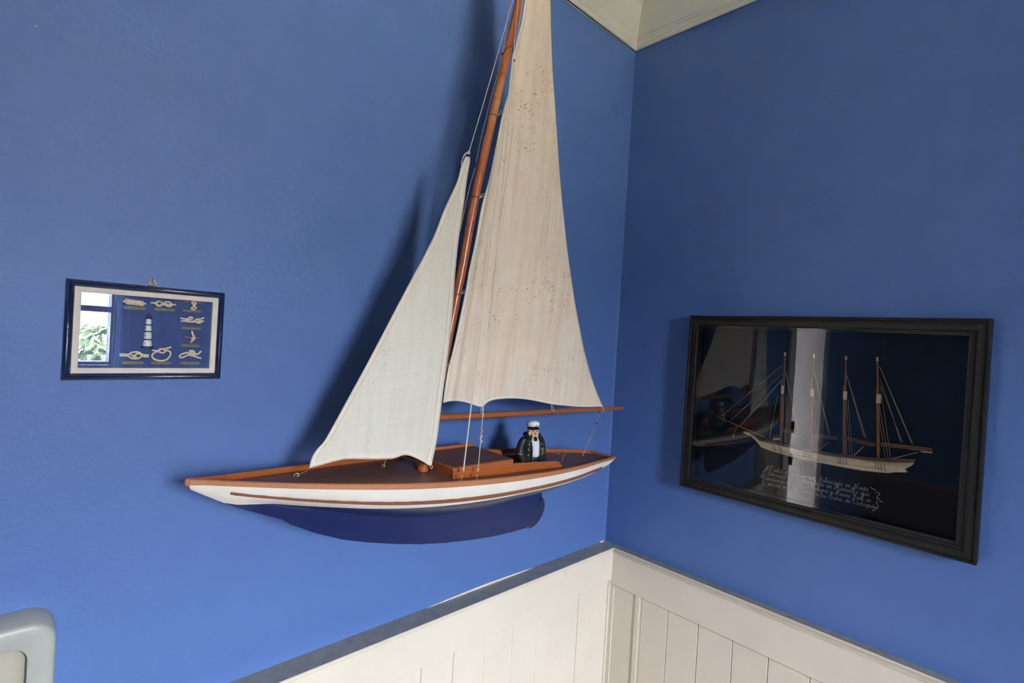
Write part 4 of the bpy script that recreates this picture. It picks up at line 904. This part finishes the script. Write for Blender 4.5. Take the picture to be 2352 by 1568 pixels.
# deck with the cockpit opening
def zd(x, y): return zr(x)-.0085+zheel(x, y)+.0*(y)
CK0, CK1, CKW = -.603, -.462, .058
xd = sorted(set([x for x in xs_[2:]]+[CK0, CK1]))
b = MB(); cols = []
for x in xd:
    H = max(hb(x)-.0035, .0006); w_ = min(CKW, H*.6) if not (CK0-.02 < x < CK1+.02) else min(CKW, H-.004)
    ys = [-H, -(H+w_)/2, -w_, -w_/2, 0, w_/2, w_, (H+w_)/2, H]
    cols.append([Vector((x, YC+y, zd(x, YC+y)+.0022*(1-(y/max(H, .001))**2)*(H > .02))) for y in ys])
for i in range(len(xd)-1):
    for k in range(8):
        if CK0-1e-6 <= xd[i] and xd[i+1] <= CK1+1e-6 and 2 <= k <= 5: continue
        b.add([cols[i][k], cols[i][k+1], cols[i+1][k+1], cols[i+1][k]], [(0, 1, 2, 3)])
b.build('deck', M_['deck'], yacht, angle=180)
b = MB(); zf = 1.306
b.add([(CK0, YC-CKW, zf), (CK1, YC-CKW, zf), (CK1, YC+CKW, zf), (CK0, YC+CKW, zf), (CK0, YC-CKW, zd(CK0, YC-CKW)+.002), (CK1, YC-CKW, zd(CK1, YC-CKW)+.002), (CK1, YC+CKW, zd(CK1, YC+CKW)+.002), (CK0, YC+CKW, zd(CK0, YC+CKW)+.002)],
      [(0, 1, 2, 3), (0, 1, 5, 4), (1, 2, 6, 5), (2, 3, 7, 6), (3, 0, 4, 7)])
b.build('cockpit_well', M_['deck'], yacht, smooth=False)
# cabin: box with front face, side walls running aft as coamings, dark roof
CX0, CX1, CW = -.757, -.606, .065
def zq(x, y, dz): return zd(x, y)+dz
b = MB()
zroof = lambda x, y: 1.3655+(y-(YC-CW))*.012-(x-CX0)*.010
A = []
for x in (CX0, CX1):
    for y in (YC-CW, YC+CW): A.append((x, y))
(x0, x1, y0, y1) = (CX0, CX1, YC-CW, YC+CW)
b.add([(x0+.002, y0, zd(x0, y0)-.002), (x1, y0, zd(x1, y0)-.006), (x1, y1, zd(x1, y1)-.006), (x0+.002, y1, zd(x0, y1)-.002), (x0, y0+.001, zroof(x0, y0)), (x1, y0+.001, zroof(x1, y0)), (x1, y1-.001, zroof(x1, y1)), (x0, y1-.001, zroof(x0, y1))],
      [(0, 1, 5, 4), (1, 2, 6, 5), (2, 3, 7, 6), (3, 0, 4, 7), (4, 5, 6, 7)])
cab = b.build('cabin', M_['wood_red'], yacht, smooth=False, bevel=.0015)
b = MB(); R = []
for i in range(13):
    y = y0+.0035+(y1-y0-.007)*i/12
    R.append([Vector((x, y, zroof(x, y)+(.0012 if j in (1, 2) else 0))) for j, x in enumerate((x0+.004, x0+.005, x1-.001, x1+.0005))])
b.rings(R, cap=True); b.build('cabin_roof', M_['deck'], cab, angle=30)
MB().prism([(x0+.012, y1-.001, zroof(x0, y1)-.004), (x1+.002, y1-.001, zroof(x1, y1)-.004), (x1+.002, y1-.001, zroof(x1, y1)+.0065), (x0+.012, y1-.001, zroof(x0, y1)+.0065)], (0, .005, 0)).build('far_coaming', M_['wood_red'], cab, smooth=False)
# moulding strip low on the cabin side and small pillars near its front
b = MB(); b.prism([(x0-.001, y0-.0015, zd(x0, y0)-.001), (x1, y0-.0015, zd(x1, y0)-.002), (x1, y0-.0015, zd(x1, y0)+.012), (x0+.03, y0-.0015, zd(x0, y0)+.013), (x0-.001, y0-.0015, zd(x0, y0)+.012)], (0, .0018, 0)); b.build('side_plank', M_['wood_red'], cab, smooth=False, bevel=.0006)
for k in (.000, .010, .031):
    MB().prism([(x0+k, y0-.0030, zd(x0, y0)-.001), (x0+k+.0035, y0-.0030, zd(x0, y0)-.001), (x0+k+.0050, y0-.0020, zroof(x0, y0)-.004), (x0+k+.0015, y0-.0020, zroof(x0, y0)-.004)], (0, .002, 0)).build('side_pillar', M_['wood_red'], cab, smooth=False, bevel=.0006)
for sgn, xe in ((-1, -.455), (1, -.520)):
    b = MB(); R = []
    for i in range(17):
        u = i/16; x = CX1-.004+(xe-CX1+.004)*u; y = YC+sgn*(CW-.001)
        top = .0195-.0045*u; top *= math.sqrt(max(0, 1-max(0, (u-.86)/.14)**2)) if u > .86 else 1
        top = max(top, .002); th = .0045
        z0_ = zd(x, y)-.004; z1_ = zd(x, y)+top
        R.append([Vector((x, y, z0_)), Vector((x, y, z1_-.001)), Vector((x, y-sgn*.001, z1_)), Vector((x, y-sgn*(th-.001), z1_)), Vector((x, y-sgn*th, z1_-.001)), Vector((x, y-sgn*th, z0_))])
    b.rings(R); b.build('cockpit_coaming', M_['wood_red'], yacht, angle=40)
# rudder
b = MB(); R_ = T['rudder']; b.prism([(x, YC-.0032, z) for x, z in R_], (0, .0064, 0)); rud = b.build('rudder', plain('rudder_navy', (.014, .021, .075), .35, 0, .15), yacht, smooth=False, bevel=.0012)
pa, pb = Vector((R_[0][0]-.0005, YC-.0048, R_[0][1])), Vector((R_[-1][0]-.0005, YC-.0048, R_[-1][1]))
MB().tube([pa, pb], .0005, 6).build('pintle_rod', M_['iron'], rud); MB().ell(pb, (.0016, .001, .0016), 10, 8).build('pin', M_['brass'], rud)
# wall bracket behind the hull
for xk in (-.77, -.47): MB().box((xk-.03, -.055, 1.285), (xk+.03, 0, 1.315)).build('wall_bracket', M_['wood_red'], yacht, smooth=False)

# spars
mast = [Vector(p) for p in T['mast']]; mp = catm(mast, 6)
mz0 = zd(mast[-1].x, YC)+.002
mp = [p for p in mp if p.z > mz0]+[Vector((mast[-1].x, mast[-1].y, mz0-.004))]
mr = []
for p in mp:
    q = (p.z-mz0)/(mast[0].z-mz0); mr.append(.0088-.0016*q)
mast_o = MB().tube(mp, mr, 20).build('mast', mast_mat(), yacht, angle=60)
MB().tube([mp[-1]+Vector((0, 0, -.002)), mp[-1]+Vector((0.0012, 0, .012))], .0105, 20).build('mast_step', M_['wood_red'], mast_o, angle=60)
boom = [Vector(p) for p in T['boom']]
boom_o = MB().tube(boom, [.0064, .0062, .0058, .0054, .0044], 18).build('boom', M_['wood_mast'], yacht, angle=60)
def ring(c, r, axis, wire=.0006, mat='iron', name='hoop', par=None, arc=1.0, start=0):
    a = Vector(axis).normalized(); e = a.orthogonal().normalized(); f_ = a.cross(e); n_ = 22
    P = [Vector(c)+(e*math.cos(start+2*PI*arc*k/n_)+f_*math.sin(start+2*PI*arc*k/n_))*r for k in range(n_ if arc >= 1 else n_+1)]
    return MB().tube(P, wire, 6, closed=arc >= 1).build(name, M_[mat], par or yacht)
def at_mast(z):
    best = min(mp, key=lambda p: abs(p.z-z)); return best
mt = lambda z: at_mast(z)
# luff hoops tying the mainsail to the mast
luff = catm(T['main_luff'], 6)
for zt_ in (2.02, 1.863, 1.683, 1.545):
    c = mt(zt_); s = min(luff, key=lambda p: abs(p.z-(c.z+.012)))
    hp = ring(c, .0094, (.18, 0, .98), .0006, 'iron', 'mast_hoop')
    MB().tube(catm([c+Vector((.0090, -.002, .001)), c.lerp(s, .6)+Vector((0, -.003, .003)), s+Vector((.001, -.002, 0)), c.lerp(s, .6)+Vector((0, .002, -.003)), c+Vector((.0090, .002, -.001))], 4), .0005, 6).build('tie', M_['string'], hp)
# spreader ring high on the mast with balls
c = mt(T['spreader_near'][2])
sp = MB().tube(catm([(c.x-.0125, c.y-.004, c.z-.004), (c.x-.010, c.y-.009, c.z+.004), (c.x-.001, c.y-.0125, c.z+.012), (c.x+.009, c.y-.009, c.z+.004), (c.x+.013, c.y-.004, c.z-.005)], 5), .0007, 6).build('spreader_wire', M_['iron'], yacht)
for dx in (-.0145, .0150): MB().ell((c.x+dx, c.y-.004, c.z-.005), (.0026, .0026, .0026), 12, 8).build('ball', M_['iron'], sp)
for zz in (2.10, 2.045):                                  # worn dark rings on the mast
    c = mt(zz); ring(c, .0086, (.18, 0, .98), .0003, 'iron', 'mast_band', mast_o)

# sails
def coons(Lc, Rc, Tc, Bc, nu, nv, belly, name, mat, folds=0, seams=(), hem=.006, hemsides='LRB'):
    L_ = resample(Lc, nv+1); R_ = resample(Rc, nv+1); T_ = resample(Tc, nu+1); B_ = resample(Bc, nu+1)
    # rows are matched by height
    b = MB(); g = []
    for j in range(nv+1):
        v = j/nv; row = []
        for i in range(nu+1):
            u = i/nu
            p = (T_[i]*(1-v)+B_[i]*v)+(L_[j]*(1-u)+R_[j]*u)-(L_[0]*(1-u)*(1-v)+R_[0]*u*(1-v)+L_[-1]*(1-u)*v+R_[-1]*u*v)
            e = math.sin(PI*u)*math.sin(PI*min(1, v*1.02))
            y = -belly*e*(.3+.7*v)
            if folds:
                y += folds*(math.sin(u*17+v*2)*math.exp(-u*3.2)+.5*math.sin(u*31-v*3)*math.exp(-u*5))*min(1, v*3)*(1-.3*v)
            row.append(p+Vector((0, y, 0)))
        g.append(row)
    vs = [p for r_ in g for p in r_]
    fs = [(j*(nu+1)+i, j*(nu+1)+i+1, (j+1)*(nu+1)+i+1, (j+1)*(nu+1)+i) for j in range(nv) for i in range(nu)]
    b.add(vs, fs); o = b.build(name, mat, yacht, angle=180, solid=.0007)
    def P(u, v, off=-.0009):
        u = min(max(u, 0), 1)*nu; v = min(max(v, 0), 1)*nv; i = min(int(u), nu-1); j = min(int(v), nv-1); a = u-i; c = v-j
        return (g[j][i]*(1-a)+g[j][i+1]*a)*(1-c)+(g[j+1][i]*(1-a)+g[j+1][i+1]*a)*c+Vector((0, off, 0))
    def strip(pa, pb, nm, n_=60):
        b = MB(); vs = []
        for k in range(n_+1): vs += [pa(k/n_), pb(k/n_)]
        b.add(vs, [(2*k, 2*k+2, 2*k+3, 2*k+1) for k in range(n_)]); b.build(nm, M_['hem'], o, angle=180, solid=.0006)
    wl = lambda v: min(.5, hem/max((P(1, v)-P(0, v)).length, .004))
    hv = hem/max((L_[0]-L_[-1]).length, .1)
    if 'L' in hemsides: strip(lambda k: P(0, k), lambda k: P(wl(k)*1.25, k), 'luff_hem')
    if 'R' in hemsides: strip(lambda k: P(1, k), lambda k: P(1-wl(k)*1.75, k), 'leech_hem')
    if 'B' in hemsides: strip(lambda k: P(k, 1, -.0013), lambda k: P(k, 1-hv*1.05, -.0013), 'foot_hem', 90)
    for (ua, va, ub, vb, sag) in seams:
        MB().tube([P(ua+(ub-ua)*k/20, va+(vb-va)*k/20+sag*math.sin(PI*k/20), -.0007) for k in range(21)], .00045, 5).build('seam', M_['seam'], o)
    return o, P
ml = catm(T['main_luff'], 4); mr_ = catm(T['main_leech'], 4)
main_o, PM = coons(ml, mr_, [ml[0], mr_[0]], catm(T['main_foot'], 4), 46, 90, .010, 'mainsail', M_['main'], folds=.0022,
    seams=[(.05, .905, .95, .885, -.006), (.05, .965, .98, .955, -.004), (.04, .78, .96, .77, -.003), (.05, .63, .95, .625, -.002)], hem=.0058, hemsides='LB')
jl = catm(T['jib_luff'], 4); jr = catm(T['jib_leech'], 4)
jib_o, PJ = coons(jl, jr, [jl[0], jr[0]], catm(T['jib_foot'], 4), 40, 70, .008, 'jib', M_['jib'], folds=.0009,
    seams=[(.10, .93, .95, .83, .0), (.05, .80, .93, .72, .01)], hem=.0075)
# dark stitching line down the mainsail near the luff
MB().tube([PM(.165+.02*k/30, .42+.42*k/30, -.0010) for k in range(31)], .00028, 5).build('stitch_line', M_['string_tan'], main_o)

# ties holding the mainsail foot to the boom
def boom_tie(s, bx, nm='boom_hoop'):
    f_ = (bx-boom[0].x)/(boom[-1].x-boom[0].x); c = boom[0].lerp(boom[-1], f_)
    h_ = ring(c, .0068, (1, 0, -.03), .0006, 'iron', nm)
    s = Vector(s)
    MB().tube(catm([s, s.lerp(c, .5)+Vector((-.004, -.003, 0)), c+Vector((0, -.0066, .001)), c+Vector((.002, -.003, -.006)), c+Vector((.001, -.0068, .003)), s+Vector((.001, 0, 0))], 4), .0006, 6).build('tie', M_['string'], h_)
F = T['main_foot']
boom_tie(F[7], F[7][0]+.002); boom_tie(F[15], F[15][0]+.004)
e = Vector(F[-1]); f_ = (e.x-boom[0].x)/(boom[-1].x-boom[0].x); cb = boom[0].lerp(boom[-1], f_)
ring(cb, .0064, (1, 0, .1), .0010, 'string', 'clew_loop')

# standing and running rigging
def line(pts, r, mat, name='rigging_line', k=8, par=None): return MB().tube(catm(pts, k) if len(pts) > 2 else pts, r, 6).build(name, M_[mat], par or yacht)
H = T['halyard']; line(H, .0007, 'string', 'jib_halyard')
line(T['tail'], .0008, 'string', 'halyard_tail'); line(T['tail2'], .0007, 'string', 'halyard_tail')
ring(T['halyard'][-1], .0025, (0, 1, 0), .0007, 'string', 'halyard_knot')
fs_ = T['forestay']; line(fs_, .00045, 'string_tan', 'forestay')
lo = T['forestay_low']; d_ = (Vector(lo[-1])-Vector(lo[0])).normalized()
end = Vector((-.835, -.085, zd(-.835, -.085)))
line([lo[0], lo[1], lo[2]], .0006, 'string_tan', 'forestay_lower'); line([lo[2], Vector(lo[2]).lerp(end, .5), end], .0006, 'string_tan', 'forestay_lower')
hk = line([Vector(fs_[-1])+Vector((0, -.001, 0)), Vector(fs_[-1]).lerp(Vector(lo[0]), .5)+Vector((.003, -.002, 0)), lo[0]], .0011, 'iron', 'forestay_hook')
line(T['topstring1'], .0006, 'string', 'topping_string'); line(T['topstring2'], .0006, 'string', 'topping_string')
def bottle_screw(base, top):
    base, top = Vector(base), Vector(top); m_ = base.lerp(top, .45)
    o = MB().tube(catm([base, base.lerp(m_, .5)+Vector((.0015, -.001, 0)), m_], 4), .0007, 6).build('shroud_hook', M_['brass'], yacht)
    ring(m_+Vector((0, 0, .001)), .0022, (0, 1, .2), .0006, 'brass', 'eye', o); ring(top, .0024, (.2, 1, 0), .0006, 'brass', 'eye', o)
    ring(base+Vector((-.002, 0, .001)), .0020, (1, .3, 0), .0006, 'brass', 'eye', o)
def on_deck(p): return Vector((p[0], p[1], zd(p[0], p[1])+.001))
for i, key in ((1, 'shroud1'), (2, 'shroud2')):
    S_ = [Vector(p) for p in T[key]]; hkp = Vector(T['hook%d' % i]); bs = Vector(T['hook%db' % i])
    off = Vector((.0009, 0, 0))
    line([S_[0], S_[1]], .00075, 'string', 'shroud')
    if i == 1: line([S_[0]+off*1.6, S_[1]+off], .0006, 'string', 'shroud')
    bottle_screw(bs, S_[0])
# twisted repair knot in the aft shroud
A_, B_ = [Vector(p) for p in T['shroud2']]
for k, (q, mat) in enumerate(((.083, 'string_tan'), (.096, 'string_tan'), (.072, 'string'))):
    c = A_.lerp(B_, q); line([c+Vector((-.0015, -.001, -.006)), c+Vector((.0022, -.0015, -.002)), c+Vector((-.0022, -.001, .002)), c+Vector((.001, -.001, .006))], .0010, mat, 'shroud_knot', 5)
# main sheet from boom end to the deck
sh = [Vector(p) for p in T['sheet']]
sh[-1].z = zd(sh[-1].x, sh[-1].y)+.001
line(sh, .0008, 'string_tan', 'main_sheet'); line([p+Vector((.0012*math.sin(i*2.1), -.001, 0)) for i, p in enumerate(catm(sh, 5))], .0005, 'string_tan', 'main_sheet', 2)
c = sh[2]; line([c+Vector((-.005, -.001, .001)), c+Vector((-.001, -.002, -.001)), c+Vector((.002, -.002, .0015)), c+Vector((.006, -.001, 0))], .0011, 'iron', 'sheet_knot', 4)
line([sh[1]+Vector((-.002, -.001, -.004)), sh[1]+Vector((0, -.002, .001)), sh[0]], .0009, 'iron', 'boom_hook', 4)
ring(sh[-1]+Vector((0, 0, .001)), .0022, (1, 0, 0), .0008, 'brass', 'deck_eye')
# jib tack hook, clew hook and jib club
tk = Vector(T['jib_luff'][-1]); db = Vector((tk.x-.012, tk.y+.02, zd(tk.x-.012, tk.y+.02)+.0005))
th_ = line([tk, tk.lerp(db, .4)+Vector((.002, 0, 0)), db+Vector((.004, 0, .004)), db], .0007, 'brass', 'tack_hook', 5); ring(db+Vector((.001, 0, .003)), .0035, (.4, 1, 0), .0006, 'brass', 'eye', th_)
cl = Vector(T['jib_leech'][-1]); dk = Vector((cl.x+.001, cl.y, zd(cl.x, cl.y)))
ch_ = line([cl+Vector((0, 0, .003)), cl.lerp(dk, .4)+Vector((.0015, 0, 0)), dk], .0009, 'iron', 'clew_hook', 5); ring(cl+Vector((0, -.001, -.002)), .0028, (0, 1, 0), .0007, 'brass', 'eye', ch_)
f7 = Vector(T['jib_foot'][8])
line([cl+Vector((0, 0, .001)), f7+Vector((-.002, .012, .004))], .0016, 'iron', 'jib_club')
ring((-.835, -.085, zd(-.835, -.085)+.003), .003, (0, 1, 0), .0006, 'brass', 'deck_eye')
# tiller and small deck eyes
tl = line([(-.408, -.152, zd(-.408, -.152)+.0022), (-.366, -.120, zd(-.366, -.120)+.0075)], .0012, 'brass', 'tiller')
line([(-.360, -.112, zd(-.36, -.112)), (-.352, -.104, zd(-.352, -.104)+.012)], .0006, 'iron', 'tiller_pin', par=tl)
for dx, dy in ((-.352, -.092), (-.335, -.100)): ring((dx, dy, zd(dx, dy)+.002), .0020, (1, .5, 0), .0006, 'brass', 'deck_eye')
# hull screws in the strake
for x in (-1.100, -.345, -.31):
    z = (poly(T['strake_t_poly'], x)+poly(T['strake_b_poly'], x))/2; y = YC-hull_half(x, z)-.0012
    MB().ell((x, y, z+zheel(x, y)), (.0030, .0008, .0014), 10, 6).build('strake_screw', M_['iron'], yacht)

# ------------------------------------------------------------------ the sailor figurine in the cockpit
def sailor():
    cx = T['capt'][0][0]+.004; ztop = T['capt'][1][2]; zb = 1.3065
    t = thing('sailor_figurine', 'small painted sea captain figurine with pipe standing in the yacht cockpit', 'figurine', (cx, YC-.012, zb), math.radians(-14), local=True)
    top = ztop-zb
    D = lambda d: top-d                                    # local z from the crown of the cap
    def lk(o): return o
    def ringE(d, rx, ry, cy=0, n_=28, cxx=0): return [Vector((cxx+rx*math.cos(2*PI*k/n_), cy+ry*math.sin(2*PI*k/n_), D(d))) for k in range(n_)]
    # body: legs and torso core, neck, head with nose and ears as one skin
    b = MB()
    b.ell((0, -.0005, D(.0250)), (.0106, .0112, .0130), 24, 16)
    b.tube([(0, 0, D(.046)), (0, 0, D(.030))], .007, 14)
    b.ell((0, -.0124, D(.0268)), (.0025, .0030, .0029), 12, 8)
    b.ell((0, -.0108, D(.0232)), (.0015, .0022, .0036), 10, 8)
    for s in (-1, 1):
        b.ell((s*.0056, -.0092, D(.0278)), (.0030, .0026, .0024), 10, 8); b.ell((s*.0108, .0005, D(.0250)), (.0014, .0022, .0032), 10, 8)
        b.ell((s*.0044, -.0098, D(.0205)), (.0032, .0018, .0010), 10, 6)
    b.ell((0, 0, D(.060)), (.0195, .0125, .026), 20, 14)
    for s in (-1, 1): b.tube([(s*.009, 0, D(.082)), (s*.0095, 0, D(.105)), (s*.010, 0, .004)], [.0095, .0088, .0075], 14)
    body = b.build('body', M_['skin'], t, angle=180)
    md = body.modifiers.new('fuse', 'REMESH'); md.mode = 'VOXEL'; md.voxel_size = .0007; md.use_smooth_shade = True
    # trousers and shoes
    b = MB(); b.rings([ringE(.0755, .0190, .0178), ringE(.088, .0205, .0182), ringE(.104, .0215, .0155), ringE(top-.030 if top-.030 > .106 else .106, .0210, .015)])
    for s in (-1, 1):
        b.tube([(s*.0105, 0, D(.100)), (s*.0115, 0, .018), (s*.012, -.001, .006)], [.0108, .0100, .0095], 14); b.ell((s*.0125, -.005, .0035), (.0085, .0125, .0040), 14, 8)
    b.build('trousers', plain('painted_trousers', (.010, .013, .016), .5, 0, .3, 300), t, angle=70)
    b = MB(); b.rings([ringE(.0772, .0170, .0190, -.0008), ringE(.0785, .0173, .0193, -.0008), ringE(.0805, .0170, .0190, -.0008)]); b.build('belt', plain('maroon_belt', (.06, .02, .025), .5), t)
    # jersey
    b = MB(); b.rings([ringE(.033, .0095, .0090, -.001), ringE(.037, .0120, .0135, -.001), ringE(.045, .0150, .0180, -.001), ringE(.055, .0155, .0200, -.001), ringE(.070, .0155, .0208, -.001), ringE(.074, .0152, .0208, -.001), ringE(.0765, .0148, .0202, -.001), ringE(.0775, .012, .017, -.001)])
    b.build('jersey', M_['shirt'], t, angle=180)
    # coat: open front shell plus bent sleeves ending in the pockets, fused
    b = MB(); prof = [(.031, .0135, .0120), (.036, .0185, .0150), (.042, .0235, .0172), (.050, .0250, .0190), (.062, .0244, .0200), (.075, .0238, .0205), (.088, .0240, .0210), (.100, .0250, .0215), (.114, .0255, .0210)]
    out, inn = [], []
    for d, rx, ry in prof:
        gap = .40+.04*max(0, (d-.04)/.07); row = []
        if d < .045: gap = .46
        row_i = []
        for k in range(41):
            a = -PI/2+gap+(2*PI-2*gap)*k/40
            row.append(Vector((rx*math.cos(a), ry*math.sin(a), D(d)))); row_i.append(Vector(((rx-.0042)*math.cos(a), (ry-.0036)*math.sin(a), D(d))))
        out.append(row+row_i[::-1])
    b.rings(out)
    for s in (-1, 1):
        b.tube(catm([(s*.0180, .001, D(.0395)), (s*.0240, .002, D(.047)), (s*.0278, .003, D(.061)), (s*.0282, .000, D(.074)), (s*.0260, -.008, D(.085)), (s*.0205, -.0165, D(.094))], 4), [.0074+.0014*math.sin(min(1, i/8)*PI/2)-.0014*max(0, (i-8)/12) for i in range(21)], 16)
        b.tube(catm([(s*.0112, -.0160, D(.046)), (s*.0108, -.0195, D(.060)), (s*.0112, -.0205, D(.078)), (s*.0122, -.0208, D(.095)), (s*.0140, -.0195, D(.112))], 4), .0016, 8)
        b.tube([(s*.0150, -.0195, D(.089)), (s*.0245, -.0150, D(.086))], .0018, 8)
    # standing collar
    for k in range(0, 1):
        P = [Vector((.0172*math.cos(a), .0155*math.sin(a)+.001, D(.0315+.006*max(0, -math.sin(a))))) for a in [(-PI/2+.50)+(2*PI-1.0)*i/24 for i in range(25)]]
        b.tube(P, [.0034+.0012*math.sin(i/24*PI) for i in range(25)], 10)
    coat = b.build('coat', M_['coat'], t, angle=180)
    md = coat.modifiers.new('fuse', 'REMESH'); md.mode = 'VOXEL'; md.voxel_size = .0008; md.use_smooth_shade = True
    for s in (-1, 1):
        for d, x in ((.0495, .0162), (.0605, .0175), (.0725, .0175)):
            y = -(.0200+(.001 if d > .06 else 0))*math.sqrt(max(0, 1-(x/.0242)**2))
            MB().ell((s*x, y-.0005, D(d)), (.0017, .0010, .0017), 12, 8).build('button', M_['gold'], coat)
        MB().tube([(s*.0283+.0092*math.cos(q_), .0010+.0092*math.sin(q_), D(.0700+.0006*k_)) for k_, q_ in enumerate([-2.7+2.1*i/9 for i in range(10)])], .0007, 6).build('cuff_stripe', M_['gold'], coat)
    # beard, moustache, hair
    def lump(q, d): return q+d*.0009*math.sin(q.x*1800+q.z*900)*math.cos(q.z*1500+q.x*400)
    b = MB(); b.ell((0, -.0048, D(.0358)), (.0118, .0098, .0070), 40, 24, fn=lump); b.ell((0, -.0118, D(.0312)), (.0066, .0026, .0017), 20, 10, fn=lump)
    for s in (-1, 1): b.ell((s*.0106, -.0030, D(.0285)), (.0025, .0046, .0084), 20, 14, fn=lump)
    b.build('beard', M_['beard'], t, angle=180)
    b = MB(); b.ell((0, .0040, D(.0225)), (.0108, .0088, .0100), 30, 18, fn=lump); b.build('hair', M_['beard'], t, angle=180)
    for s in (-1, 1): MB().ell((s*.0044, -.0112, D(.0228)), (.0018, .0008, .0010), 10, 6).build('eye', M_['eye'], t)
    MB().ell((0, -.0148, D(.0272)), (.0020, .0012, .0020), 10, 8).build('nose_tip', M_['lip'], t)
    # pipe
    b = MB().tube(catm([(0, -.0125, D(.0322)), (-.0012, -.0165, D(.0335)), (-.0026, -.0195, D(.0380))], 5), .0010, 8)
    b.tube([(-.0026, -.0195, D(.0412)), (-.0027, -.0197, D(.0385)), (-.0028, -.0200, D(.0330))], [.0022, .0029, .0026], 14); b.build('pipe', M_['black'], t, angle=50)
    # peaked cap
    tilt = lambda q, d: Vector((q.x, q.y, q.z+(-q.y)*.10))
    b = MB(); rg = []
    for d, r_ in ((.0148, .0108), (.0130, .0132), (.0098, .0150), (.0068, .0150), (.0035, .0130), (.0014, .0090), (.0004, .0040), (.0000, .0005)):
        rg.append([tilt(Vector((r_*math.cos(2*PI*k/32), r_*math.sin(2*PI*k/32)+.001, D(d))), 0) for k in range(32)])
    b.rings(rg); cap = b.build('cap', M_['cap'], t, angle=180)
    b = MB(); b.rings([[tilt(Vector((r_*math.cos(2*PI*k/32), r_*math.sin(2*PI*k/32)+.0006, D(d))), 0) for k in range(32)] for d, r_ in ((.0132, .0118), (.0140, .0124), (.0170, .0116), (.0176, .0104))]); b.build('cap_band', M_['black'], cap, angle=50)
    b = MB(); A1, A2, A3 = [], [], []
    for k in range(21):
        a = -PI+.35+(PI-.7)*k/20
        A1.append(Vector((.0114*math.cos(a), .0114*math.sin(a), D(.0160)+.0010))); A2.append(Vector((.0128*math.cos(a), .0114*math.sin(a)-.0052*math.sin(-a)**1.0, D(.0180)))); A3.append(Vector((.0118*math.cos(a), .0108*math.sin(a)-.0040*math.sin(-a), D(.0185))))
    b.rings([A1, A2, A3], wrap=False, cap=False); b.build('visor', M_['black'], cap, angle=60, solid=.0007)
    MB().ell((0, -.0138, D(.0098)), (.0020, .0010, .0026), 12, 8).ell((0, -.0136, D(.0072)), (.0012, .0009, .0011), 8, 6).build('cap_badge', M_['gold'], cap)
sailor()
